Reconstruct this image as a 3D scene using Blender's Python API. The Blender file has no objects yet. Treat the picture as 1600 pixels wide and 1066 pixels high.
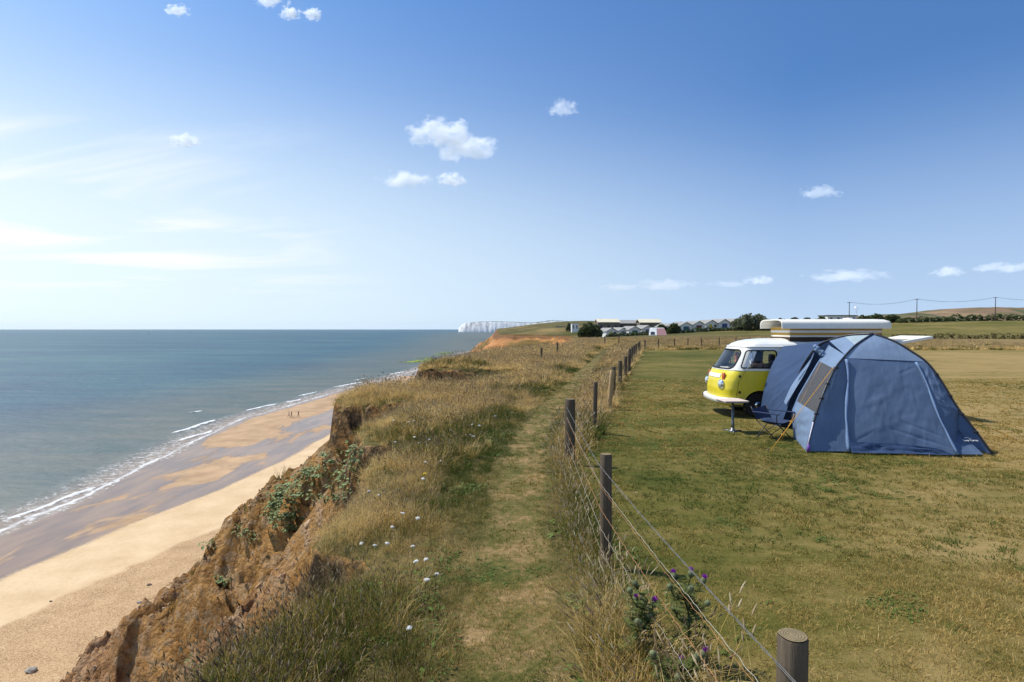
import bpy, bmesh, math, random
import numpy as np
from mathutils import Vector, Matrix, Euler

scene = bpy.context.scene
COL = scene.collection
R = math.radians

# ---------------------------------------------------------------- camera
F, CX, HY, CZ = 900.0, 800.0, 514.0, 2.25       # lens in pixels of the 1600 wide photograph, eye height 2.25 m
cam_data = bpy.data.cameras.new('camera')
cam_data.sensor_width = 36.0
cam_data.lens = 36.0 * F / 1600.0
cam_data.clip_start = 0.1
cam_data.clip_end = 200000.0
cam = bpy.data.objects.new('camera', cam_data)
COL.objects.link(cam)
cam.location = (0, 0, CZ)
cam.rotation_euler = (R(90) - math.atan(19.0 / F), 0, 0)
scene.camera = cam

# ---------------------------------------------------------------- light
SUN_DIR = Vector((-0.90, 0.36, 1.45)).normalized()
SUN_EL = math.asin(SUN_DIR.z)
SUN_AZ = math.atan2(SUN_DIR.x, SUN_DIR.y)        # clockwise from +Y
world = bpy.data.worlds.new('World')
scene.world = world
world.use_nodes = True
wnt = world.node_tree
wnt.nodes.clear()
w_out = wnt.nodes.new('ShaderNodeOutputWorld')
w_bg = wnt.nodes.new('ShaderNodeBackground')
w_sky = wnt.nodes.new('ShaderNodeTexSky')
w_sky.sky_type = 'NISHITA'
w_sky.sun_disc = False
w_sky.sun_elevation = SUN_EL
w_sky.sun_rotation = SUN_AZ
w_sky.altitude = 30
w_sky.air_density = 1.0
w_sky.dust_density = 2.0
w_sky.ozone_density = 2.5
SKY_STRENGTH = 0.115
w_bg.inputs['Strength'].default_value = SKY_STRENGTH
wnt.links.new(w_bg.outputs[0], w_out.inputs[0])

sun_data = bpy.data.lights.new('sun', 'SUN')
sun_data.energy = 5.0
sun_data.angle = R(0.5)
sun_data.color = (1.0, 0.95, 0.86)
sun = bpy.data.objects.new('sun', sun_data)
COL.objects.link(sun)
sun.rotation_euler = (-SUN_DIR).to_track_quat('-Z', 'Y').to_euler()
sun.location = (-30, 20, 60)

scene.view_settings.view_transform = 'Standard'
scene.view_settings.look = 'None'
scene.view_settings.gamma = 1.0
scene.view_settings.exposure = 0.0
scene.render.engine = 'CYCLES'
cy = scene.cycles
cy.max_bounces = 6
cy.diffuse_bounces = 2
cy.glossy_bounces = 2
cy.transmission_bounces = 4
cy.transparent_max_bounces = 10
cy.volume_bounces = 3
cy.use_denoising = True
try:
    cy.denoiser = 'OPENIMAGEDENOISE'
except Exception:
    pass
cy.use_adaptive_sampling = False
cy.sample_clamp_direct = 12
cy.sample_clamp_indirect = 6
try:
    cy.denoising_prefilter = 'ACCURATE'; cy.denoising_input_passes = 'RGB_ALBEDO_NORMAL'
except Exception:
    pass

# ---------------------------------------------------------------- helpers
def gp(px, py, z=0.0):
    d = F * (CZ - z) / (py - HY)
    return Vector(((px - CX) / F * d, d, z))
def pd(px, py, d):
    return Vector(((px - CX) / F * d, d, CZ - (py - HY) / F * d))

def tag(o, label=None, cat=None, group=None, kind=None):
    if label: o['label'] = label
    if cat: o['category'] = cat
    if group: o['group'] = group
    if kind: o['kind'] = kind
    return o
def empty(name, loc=(0, 0, 0), rz=0.0):
    o = bpy.data.objects.new(name, None)
    o.empty_display_size = 0.2
    COL.objects.link(o)
    o.location = loc
    o.rotation_euler = (0, 0, rz)
    return o

class MB:
    """collects shapes and links them as ONE mesh object"""
    def __init__(s):
        s.v = []; s.f = []; s.m = []
    def add(s, verts, faces, m=0):
        b = len(s.v)
        s.v.extend([tuple(p) for p in verts])
        s.f.extend([tuple(b + i for i in f) for f in faces])
        s.m.extend([m] * len(faces))
    def box(s, lo, hi, m=0, M=None):
        x0, y0, z0 = lo; x1, y1, z1 = hi
        vs = [Vector(p) for p in ((x0,y0,z0),(x1,y0,z0),(x1,y1,z0),(x0,y1,z0),(x0,y0,z1),(x1,y0,z1),(x1,y1,z1),(x0,y1,z1))]
        if M is not None: vs = [M @ p for p in vs]
        s.add(vs, [(0,3,2,1),(4,5,6,7),(0,1,5,4),(1,2,6,5),(2,3,7,6),(3,0,4,7)], m)
    def rbox(s, lo, hi, r=0.02, seg=2, m=0, M=None):
        bm = bmesh.new()
        bmesh.ops.create_cube(bm, size=1.0)
        c = (Vector(lo) + Vector(hi)) / 2; d = Vector(hi) - Vector(lo)
        for q in bm.verts: q.co = Vector((q.co.x * d.x, q.co.y * d.y, q.co.z * d.z)) + c
        bmesh.ops.bevel(bm, geom=bm.edges[:], offset=min(r, 0.45 * min(d)), segments=seg, profile=0.5, affect='EDGES')
        bm.verts.ensure_lookup_table()
        vs = [(M @ q.co) if M is not None else q.co.copy() for q in bm.verts]
        s.add(vs, [[q.index for q in f.verts] for f in bm.faces], m)
        bm.free()
    def tube(s, pts, r, n=8, m=0, cap=True, closed=False):
        pts = [Vector(p) for p in pts]
        k = len(pts)
        rad = r if hasattr(r, '__len__') else [r] * k
        base = len(s.v)
        prev = None
        for i, p in enumerate(pts):
            if closed: t = pts[(i + 1) % k] - pts[i - 1]
            else: t = pts[min(i + 1, k - 1)] - pts[max(i - 1, 0)]
            if t.length < 1e-9: t = Vector((0, 0, 1))
            t.normalize()
            if prev is None:
                a = Vector((0, 0, 1)) if abs(t.z) < 0.9 else Vector((1, 0, 0))
                u = t.cross(a).normalized()
            else:
                u = (prev - t * prev.dot(t))
                u = u.normalized() if u.length > 1e-6 else t.orthogonal().normalized()
            prev = u
            w = t.cross(u)
            for j in range(n):
                a = 2 * math.pi * j / n
                s.v.append(tuple(p + (u * math.cos(a) + w * math.sin(a)) * rad[i]))
        last = k if closed else k - 1
        for i in range(last):
            i2 = (i + 1) % k
            for j in range(n):
                j2 = (j + 1) % n
                s.f.append((base + i*n + j, base + i*n + j2, base + i2*n + j2, base + i2*n + j)); s.m.append(m)
        if cap and not closed:
            s.f.append(tuple(base + j for j in range(n))[::-1]); s.m.append(m)
            s.f.append(tuple(base + (k-1)*n + j for j in range(n))); s.m.append(m)
    def lathe(s, prof, n=16, m=0, M=None):
        base = len(s.v)
        for (r, z) in prof:
            for j in range(n):
                a = 2 * math.pi * j / n
                p = Vector((r * math.cos(a), r * math.sin(a), z))
                s.v.append(tuple(M @ p if M is not None else p))
        for i in range(len(prof) - 1):
            for j in range(n):
                j2 = (j + 1) % n
                s.f.append((base + i*n + j, base + i*n + j2, base + (i+1)*n + j2, base + (i+1)*n + j)); s.m.append(m)
        s.f.append(tuple(base + j for j in range(n))[::-1]); s.m.append(m)
        s.f.append(tuple(base + (len(prof)-1)*n + j for j in range(n))); s.m.append(m)
    def grid(s, P, m=0):
        """P: list of rows of points"""
        base = len(s.v); nr = len(P); nc = len(P[0])
        for row in P:
            s.v.extend([tuple(p) for p in row])
        for i in range(nr - 1):
            for j in range(nc - 1):
                s.f.append((base + i*nc + j, base + i*nc + j + 1, base + (i+1)*nc + j + 1, base + (i+1)*nc + j)); s.m.append(m)
    def blob(s, c, rad, m=0, sub=2, seed=0, amp=0.15):
        bm = bmesh.new()
        bmesh.ops.create_icosphere(bm, subdivisions=sub, radius=1.0)
        rg = random.Random(seed)
        ph = [rg.uniform(0, 6.28) for _ in range(6)]
        vs = []
        for q in bm.verts:
            p = q.co
            k = 1 + amp * (math.sin(3*p.x + ph[0]) * math.sin(2.6*p.y + ph[1]) + 0.6 * math.sin(5*p.z + ph[2] + 3*p.x))
            vs.append((c[0] + p.x * rad[0] * k, c[1] + p.y * rad[1] * k, c[2] + p.z * rad[2] * k))
        bm.verts.ensure_lookup_table()
        s.add(vs, [[q.index for q in f.verts] for f in bm.faces], m)
        bm.free()
    def build(s, name, mats, parent=None, smooth=False, origin=None):
        me = bpy.data.meshes.new(name)
        v = s.v
        if origin is not None:
            o0 = Vector(origin)
            v = [(p[0] - o0.x, p[1] - o0.y, p[2] - o0.z) for p in v]
        me.from_pydata(v, [], s.f)
        mats = mats if isinstance(mats, (list, tuple)) else [mats]
        for mm in mats: me.materials.append(mm)
        if len(mats) > 1: me.polygons.foreach_set('material_index', s.m)
        if smooth: me.polygons.foreach_set('use_smooth', [True] * len(me.polygons))
        me.update()
        o = bpy.data.objects.new(name, me)
        COL.objects.link(o)
        if parent is not None: o.parent = parent
        elif origin is not None: o.location = origin
        return o

def auto_smooth(o, ang=35):
    """smooth faces, sharp edges above an angle"""
    me = o.data
    bm = bmesh.new(); bm.from_mesh(me)
    for f in bm.faces: f.smooth = True
    for e in bm.edges:
        if len(e.link_faces) == 2:
            e.smooth = e.calc_face_angle(0) < R(ang)
    bm.to_mesh(me); bm.free()
    return o

def copy_tree(o, parent=None):
    c = o.copy()
    COL.objects.link(c)
    if parent is not None: c.parent = parent
    for ch in list(o.children): copy_tree(ch, c)
    return c

# numpy noise
def _h(ix, iy, seed):
    n = (ix.astype(np.int64) * 374761393 + iy.astype(np.int64) * 668265263 + seed * 1442695041) & 0xffffffff
    n = ((n ^ (n >> 13)) * 1274126177) & 0xffffffff
    n = n ^ (n >> 16)
    return (n & 0xffff) / 32767.5 - 1.0
def vn(x, y, seed=0):
    x = np.asarray(x, float); y = np.asarray(y, float)
    x, y = np.broadcast_arrays(x, y)
    ix = np.floor(x); iy = np.floor(y)
    fx = x - ix; fy = y - iy
    fx = fx*fx*fx*(fx*(fx*6-15)+10); fy = fy*fy*fy*(fy*(fy*6-15)+10)
    a = _h(ix, iy, seed); b = _h(ix+1, iy, seed); c = _h(ix, iy+1, seed); d = _h(ix+1, iy+1, seed)
    return (a*(1-fx)+b*fx)*(1-fy) + (c*(1-fx)+d*fx)*fy
def fbm(x, y, o=4, seed=0, g=0.5):
    s = 0; a = 1.0; t = 0; k = 1.0
    for i in range(o):
        s = s + a * vn(np.asarray(x)*k + 17.3*i, np.asarray(y)*k - 9.1*i, seed + i); t += a; a *= g; k *= 2.03
    return s / t
def sm(e0, e1, x):
    t = np.clip((np.asarray(x, float) - e0) / (e1 - e0), 0, 1)
    return t*t*(3-2*t)

# node helpers
class NT:
    def __init__(s, name):
        s.mat = bpy.data.materials.new(name)
        s.mat.use_nodes = True
        s.nt = s.mat.node_tree
        s.p = s.nt.nodes['Principled BSDF']
        s.out = s.nt.nodes['Material Output']
    def new(s, t): return s.nt.nodes.new(t)
    def link(s, a, b): s.nt.links.new(a, b)
    def val(s, sock, v):
        if hasattr(v, 'is_output') or isinstance(v, bpy.types.NodeSocket): s.link(v, sock)
        elif isinstance(v, (tuple, list)) and len(v) == 3 and sock.type == 'RGBA': sock.default_value = (*v, 1)
        else: sock.default_value = v
    def coord(s, kind='Object'):
        return s.new('ShaderNodeTexCoord').outputs[kind]
    def mapping(s, vec, scale=(1,1,1), loc=(0,0,0), rot=(0,0,0)):
        n = s.new('ShaderNodeMapping'); s.link(vec, n.inputs[0])
        n.inputs['Scale'].default_value = scale; n.inputs['Location'].default_value = loc; n.inputs['Rotation'].default_value = rot
        return n.outputs[0]
    def noise(s, vec, scale=5, detail=4, rough=0.55, dist=0.0):
        n = s.new('ShaderNodeTexNoise'); s.link(vec, n.inputs['Vector'])
        n.inputs['Scale'].default_value = scale; n.inputs['Detail'].default_value = detail
        n.inputs['Roughness'].default_value = rough; n.inputs['Distortion'].default_value = dist
        return n.outputs[0]
    def vor(s, vec, scale=5, feat='F1', out='Distance'):
        n = s.new('ShaderNodeTexVoronoi'); n.feature = feat; s.link(vec, n.inputs['Vector']); n.inputs['Scale'].default_value = scale
        return n.outputs[out]
    def ramp(s, fac, stops, interp='LINEAR'):
        n = s.new('ShaderNodeValToRGB'); s.link(fac, n.inputs[0])
        cr = n.color_ramp; cr.interpolation = interp
        while len(cr.elements) < len(stops): cr.elements.new(0.5)
        for e, (p, c) in zip(cr.elements, stops):
            e.position = p
            e.color = (*c, 1) if isinstance(c, (tuple, list)) else (c, c, c, 1)
        return n.outputs[0]
    def mix(s, fac, a, b, mode='MIX'):
        n = s.new('ShaderNodeMix'); n.data_type = 'RGBA'; n.blend_type = mode
        s.val(n.inputs[0], fac); s.val(n.inputs[6], a); s.val(n.inputs[7], b)
        return n.outputs[2]
    def math(s, op, a, b=0.0, c=None, clamp=False):
        n = s.new('ShaderNodeMath'); n.operation = op; n.use_clamp = clamp
        s.val(n.inputs[0], a); s.val(n.inputs[1], b)
        if c is not None: s.val(n.inputs[2], c)
        return n.outputs[0]
    def mrange(s, v, a, b, c=0.0, d=1.0, smooth=True):
        n = s.new('ShaderNodeMapRange'); n.interpolation_type = 'SMOOTHSTEP' if smooth else 'LINEAR'
        s.val(n.inputs[0], v)
        for i, q in enumerate((a, b, c, d)): s.val(n.inputs[i + 1], q)
        return n.outputs[0]
    def attr(s, name, kind='GEOMETRY', out='Fac'):
        n = s.new('ShaderNodeAttribute'); n.attribute_name = name; n.attribute_type = kind
        return n.outputs[out]
    def bump(s, h, strength=0.5, dist=0.02, normal=None):
        n = s.new('ShaderNodeBump'); s.link(h, n.inputs['Height'])
        n.inputs['Strength'].default_value = strength; n.inputs['Distance'].default_value = dist
        if normal is not None: s.link(normal, n.inputs['Normal'])
        return n.outputs[0]
    def base(s, c, rough=0.8, spec=0.3, metal=0.0, normal=None):
        s.val(s.p.inputs['Base Color'], c); s.val(s.p.inputs['Roughness'], rough)
        s.val(s.p.inputs['Specular IOR Level'], spec); s.val(s.p.inputs['Metallic'], metal)
        if normal is not None: s.link(normal, s.p.inputs['Normal'])
        return s.mat

def simple(name, c, rough=0.7, spec=0.3, metal=0.0, var=0.12, scale=6.0, bump=0.0, bscale=60.0, coat=0.0):
    n = NT(name)
    co = n.coord('Object')
    k = n.noise(co, scale, 4)
    a = tuple(max(0, q * (1 - var)) for q in c); b = tuple(min(1, q * (1 + var)) for q in c)
    colr = n.ramp(k, [(0.3, a), (0.7, b)])
    nm = None
    if bump > 0: nm = n.bump(n.noise(co, bscale, 3), bump, 0.01)
    n.base(colr, rough, spec, metal, nm)
    if coat: n.p.inputs['Coat Weight'].default_value = coat; n.p.inputs['Coat Roughness'].default_value = 0.08
    return n.mat
# ---------------------------------------------------------------- the sky: clear blue with a thin high cloud and sea haze on the bright side
def build_sky():
    nt = wnt
    def new(t): return nt.nodes.new(t)
    L = nt.links.new
    tc = new('ShaderNodeTexCoord').outputs['Generated']
    sep = new('ShaderNodeSeparateXYZ'); L(tc, sep.inputs[0])
    def mth(op, a, b=0.0, clamp=False):
        n = new('ShaderNodeMath'); n.operation = op; n.use_clamp = clamp
        for i, q in enumerate((a, b)):
            if isinstance(q, (int, float)): n.inputs[i].default_value = q
            else: L(q, n.inputs[i])
        return n.outputs[0]
    def mr(v, a, b, c=0.0, d=1.0, kind='SMOOTHSTEP'):
        n = new('ShaderNodeMapRange'); n.interpolation_type = kind
        L(v, n.inputs[0])
        for i, q in enumerate((a, b, c, d)): n.inputs[i+1].default_value = q
        return n.outputs[0]
    def mixc(f, a, b, mode='MIX'):
        n = new('ShaderNodeMix'); n.data_type = 'RGBA'; n.blend_type = mode
        for k, q in ((0, f), (6, a), (7, b)):
            if isinstance(q, tuple): n.inputs[k].default_value = (*q, 1)
            elif isinstance(q, (int, float)): n.inputs[k].default_value = q
            else: L(q, n.inputs[k])
        return n.outputs[2]
    # look the sky up a little above the true horizon, so the murk of the ground level stays out of it
    zc = mth('MAXIMUM', sep.outputs[2], 0.0)
    lift = mth('ADD', mth('MULTIPLY', zc, 0.90), 0.085)
    cv = new('ShaderNodeCombineXYZ'); L(sep.outputs[0], cv.inputs[0]); L(sep.outputs[1], cv.inputs[1]); L(lift, cv.inputs[2])
    nv = new('ShaderNodeVectorMath'); nv.operation = 'NORMALIZE'; L(cv.outputs[0], nv.inputs[0])
    L(nv.outputs[0], w_sky.inputs[0])
    sky = mixc(1.0, w_sky.outputs[0], SKY_TINT, 'MULTIPLY')
    az = mth('ARCTAN2', sep.outputs[0], sep.outputs[1])          # 0 ahead, negative to the left (sea)
    # a flat layer of ice cloud far above: place in the layer = direction / height
    zz = mth('ADD', zc, 0.10)
    px = mth('DIVIDE', sep.outputs[0], zz); py = mth('DIVIDE', sep.outputs[1], zz)
    cmb = new('ShaderNodeCombineXYZ'); L(px, cmb.inputs[0]); L(py, cmb.inputs[1])
    mp = new('ShaderNodeMapping'); L(cmb.outputs[0], mp.inputs[0])
    mp.inputs['Rotation'].default_value = (0, 0, R(28)); mp.inputs['Scale'].default_value = (0.55, 1.0, 1); mp.inputs['Location'].default_value = (2.3, 1.1, 0)
    n1 = new('ShaderNodeTexNoise'); L(mp.outputs[0], n1.inputs['Vector'])
    n1.inputs['Scale'].default_value = 0.95; n1.inputs['Detail'].default_value = 8; n1.inputs['Roughness'].default_value = 0.52
    n1.inputs['Distortion'].default_value = 1.1
    wisp = mr(n1.outputs[0], 0.45, 0.68)
    west = mr(az, -0.16, -0.62)
    low = mth('MULTIPLY', mr(sep.outputs[2], 0.36, 0.20), mr(sep.outputs[2], 0.03, 0.09))
    wisps = mth('MULTIPLY', mth('MULTIPLY', wisp, west), mth('MULTIPLY', low, 0.95))
    veil = mth('MULTIPLY', mr(az, 0.45, -0.72, 0, 1, 'LINEAR'), mr(sep.outputs[2], 0.52, 0.07))
    veil = mth('MULTIPLY', veil, VEIL)
    haze = mth('MULTIPLY', mr(sep.outputs[2], 0.38, 0.0), 0.72)
    c = mixc(haze, sky, HAZE_COL)
    c = mixc(veil, c, VEIL_COL)
    c = mixc(wisps, c, (9.3, 9.3, 9.6))
    L(c, w_bg.inputs[0])
SKY_TINT = (0.58, 0.95, 1.34)
HAZE_COL = (5.3, 6.6, 8.4)
VEIL = 1.0
VEIL_COL = (7.7, 8.9, 9.2)
build_sky()
# ---------------------------------------------------------------- the lie of the land
SEA = -23.25
_EY = [-20,-5,0,2,3.5,4.5,5.2,5.85,6.1,6.4,6.9,8.2,9.3,10.3,11.2,11.75,12.0,12.6,14.4,15.5,16.5,17.3,17.7,18.6,19.5,21.2,22.6,23.6,25,27,30,31.2,31.7,33,42,53,60,66,78,100,150,350,480,520,540,560,590,615,640,700,1000,1500,4000]
_EX = [-2.7,-2.7,-2.6,-2.45,-2.2,-1.95,-1.6,-1.45,-1.5,-2.2,-2.3,-2.15,-2.3,-2.5,-2.35,-2.4,-3.25,-3.45,-3.75,-3.3,-3.15,-3.35,-5.0,-5.5,-5.8,-5.6,-4.4,-3.2,-2.6,-2.0,-1.9,-2.3,-5.0,-5.3,-4.3,-3.1,-2.3,0.6,7,11,16,36,52,55,46,34,16,-8,-14,-18,-24,-30,0]
_TY = [-20,0,42,64,86,150,300,478,600,640,1000,4000]
_TX = [-33,-33.5,-35,-36,-36.5,-37,-37.5,-41,-45,-47,-58,-60]
_WY = [-40,40,72,90,130,163,198,244,290,348,478,637,670,800,1200,4000]
_WX = [-60,-62,-64,-65,-72,-76,-73,-70.5,-64.5,-59,-53.5,-50,-42,-38,-50,-100]
_PY = [-20,0,4.5,6,8.6,12.2,16,21,28.5,40,56,75,110]
_PX = [0,0,0,.03,.12,.4,1.07,2.1,3.6,5.8,9,13,20]
_FY = [-20,0,2.19,5.39,9.4,12.2,16.1,18,22,24.7,30,34,39,46,53,62,70]
_FX = [1.5,1.2,1.08,.886,.94,1.75,2.7,3.16,4.1,4.8,6.1,7,8.2,10,11.8,14.4,16.5]
def edge(y):
    y = np.asarray(y, float)
    j = 0.16*fbm(y*0.8, y*0+3.3, 3, 11)*sm(1, 4, y)
    return np.interp(y, _EY, _EX) + j*(1 + 0.04*np.clip(y, 0, 200))
def edgew(x, y):
    """the lip with ragged, slanting notches"""
    x = np.asarray(x, float); y = np.asarray(y, float)
    w = (0.30*fbm(x*1.1, y*0.4, 3, 15) + 0.16*fbm(x*3.1, y*1.2, 2, 16))*sm(5.5, 7, y)
    return edge(y + w*(1-sm(60, 90, y))) + 0.06*vn(x*0 + y*6, y*0, 17)*(y < 60)
def toe(y): return np.interp(y, _TY, _TX) + 1.3*fbm(np.asarray(y)*0.07, 0.5, 3, 31)
def shoreline(y): return np.interp(y, _WY, _WX) + 0.8*fbm(np.asarray(y)*0.05, 4.5, 3, 41)
def pathx(y): return np.interp(y, _PY, _PX)
def fencex(y): return np.interp(y, _FY, _FX)

def plateau(x, y):
    x = np.asarray(x, float); y = np.asarray(y, float)
    inl = x - np.interp(y, _EY, _EX)
    z = 1.7*sm(60, 250, y)*sm(0, 60, inl)
    z = z + 4.2*sm(55, 225, x)*sm(110, 255, y)
    z = z - 4.3*sm(120, 420, y)*(1 - sm(0, 60, inl))
    z = z + 4.3*sm(620, 760, y)*(1 - sm(0, 60, inl)) + 12.0*np.exp(-(((x-95)/95)**2 + ((y-880)/190)**2))
    z = z + 0.35*fbm(x*0.02, y*0.02, 3, 5)*sm(60, 140, y)
    near = 0.05*fbm(x*0.6, y*0.6, 3, 7)*(1 - sm(30, 60, y))
    return z + near

def H(x, y, full=False):
    x = np.asarray(x, float); y = np.asarray(y, float)
    x, y = np.broadcast_arrays(x, y)
    xe = edgew(x, y); u = xe - x
    T = np.maximum(xe - toe(y), 6)
    zl = plateau(np.maximum(x, xe), y)
    inland = np.clip(-u, 0, None)
    wild = sm(0, 0.5, inland)*sm(pathx(y)-0.1, pathx(y)-0.9, x)*(1-sm(50, 90, y))
    zl = zl + wild*0.13*fbm(x*0.9, y*0.9, 3, 9)
    zl = zl - 0.22*np.exp(-inland/0.5)*(1-sm(60, 90, y))       # the turf sags towards the lip
    zl = zl - 0.95*np.exp(-((y-28.5)/2.4)**2)*sm(1.0, -1.6, x)*(y < 31.4)
    zl = zl + 0.30*np.exp(-((y-33.6)/2.2)**2)*sm(-.5, -2.5, x)*(y > 31.45) + 0.12*np.exp(-((y-19.6)/1.6)**2)*sm(-2.5, -4, x)*(y > 17.5)
    pp = 1.95 - 0.80*np.exp(-((y-21.0)/3.6)**2)
    sd = 0.75 + 0.4*fbm(y*0.5, 2.0, 2, 13) + 0.35*np.exp(-((y-20)/2.5)**2) + 0.5*np.exp(-((y-5.6)/0.9)**2)
    sd = sd*np.where(y > 60, 1.6, 1.0)
    q = np.clip((u-0.22)/(T-0.22), 0, 1)
    hT = zl + 23.0
    prof = sd*sm(0.0, 0.34, u) + (hT - sd)*(1-(1-q)**pp)
    env = sm(0.3, 3.0, u)*sm(1.0, 0.86, q)
    # gullies that run down the slope, slumped ledges, rubble
    wob = 0.9*fbm(u*0.22, y*0.22, 3, 21)
    gul = 1 - np.abs(fbm((y + wob)*0.42, u*0.07, 3, 23))*2.2
    lump = fbm(u*0.5, y*0.5, 4, 25)
    fine = fbm(u*1.7, y*1.3, 4, 27, 0.6)
    led = np.abs(((u*0.28 + 0.9*fbm(u*0.1, y*0.13, 3, 29)) % 1.0) - 0.5)
    k = 1 + sm(80, 300, y)*3
    rel = env*(-0.35 - 0.55*gul*k + 0.75*lump*k + 0.48*fine + 0.55*sm(0.1, 0.45, led))
    rel = rel - env*np.clip(fbm((y + 0.5*u)*1.1, u*0.28, 2, 33), 0, 1)**2*1.1
    scar = sm(0.05, 0.2, u)*sm(1.2, 0.5, u)*(0.18*fbm(y*2.6, u*1.4, 3, 37))
    r1 = 1 - 2*np.abs(fbm(u*0.75 + 0.8*wob, y*0.62 + 0.35*u, 3, 45)); r2 = 1 - 2*np.abs(fbm(u*2.1 + wob, y*1.7, 3, 47))
    rel = rel + env*(1-sm(60, 130, y))*(0.45*r1 + 0.34*r2 - 0.30)
    rel = rel + env*0.30*fbm(u*3.6, y*2.8, 4, 39, 0.7)*(1-sm(40, 90, y))
    z = np.where(u > 0, zl - prof + rel + scar - 3.0*sm(T-0.4, T+2.5, u), zl)
    fg = 1 - 2.2*np.abs(fbm((x*0.85 + y*0.45)*0.085 + 0.25*fbm(u*.08, y*.05, 2, 50), u*0.025, 3, 49))
    z = z + np.where(u > 0, env*sm(350, 480, y)*(2.6*fg - 0.8), 0)
    if full: return z, u, q, gul, lump
    return z
def Hs(x, y): return float(H(np.array([x]), np.array([y]))[0])

def beach_h(x, y):
    w = np.asarray(x, float) - shoreline(y)
    z = SEA + np.where(w > 0, 0.012*w + 0.028*np.clip(w-14, 0, None), 0.05*w)
    bar = 0.22*np.exp(-((w-9)/5.0)**2)*sm(118, 140, y)*(1-sm(250, 330, y))
    return z + bar + 0.03*fbm(x*0.15, np.asarray(y)*0.06, 3, 43)

def rays_hit(px, py, d0=1.5, d1=900, n=2600):
    ds = np.geomspace(d0, d1, n)
    xs = (px-CX)/F*ds; zs = CZ - (py-HY)/F*ds
    zz = H(xs, ds)
    i = np.argmax(zz > zs)
    if not (zz > zs).any(): return None
    return Vector((xs[i], ds[i], zz[i]))

def mesh_grid(name, X, Y, Z, mats, attrs=None, kind='structure', smooth=True):
    nr, nc = X.shape
    me = bpy.data.meshes.new(name)
    co = np.stack([X, Y, Z], -1).reshape(-1, 3).astype(np.float32)
    i = np.arange(nr*nc).reshape(nr, nc)
    f = np.stack([i[:-1,:-1], i[:-1,1:], i[1:,1:], i[1:,:-1]], -1).reshape(-1, 4)
    me.vertices.add(len(co)); me.vertices.foreach_set('co', co.ravel())
    me.loops.add(f.size); me.loops.foreach_set('vertex_index', f.ravel().astype(np.int32))
    me.polygons.add(len(f)); me.polygons.foreach_set('loop_start', np.arange(0, f.size, 4, dtype=np.int32))
    me.polygons.foreach_set('loop_total', np.full(len(f), 4, np.int32))
    me.update(calc_edges=True); me.validate()
    if smooth: me.polygons.foreach_set('use_smooth', [True]*len(me.polygons))
    for nme, arr in (attrs or {}).items():
        a = me.attributes.new(nme, 'FLOAT', 'POINT')
        a.data.foreach_set('value', np.asarray(arr, np.float32).ravel())
    me.materials.append(mats)
    o = bpy.data.objects.new(name, me); COL.objects.link(o)
    if kind: o['kind'] = kind
    return o

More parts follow.
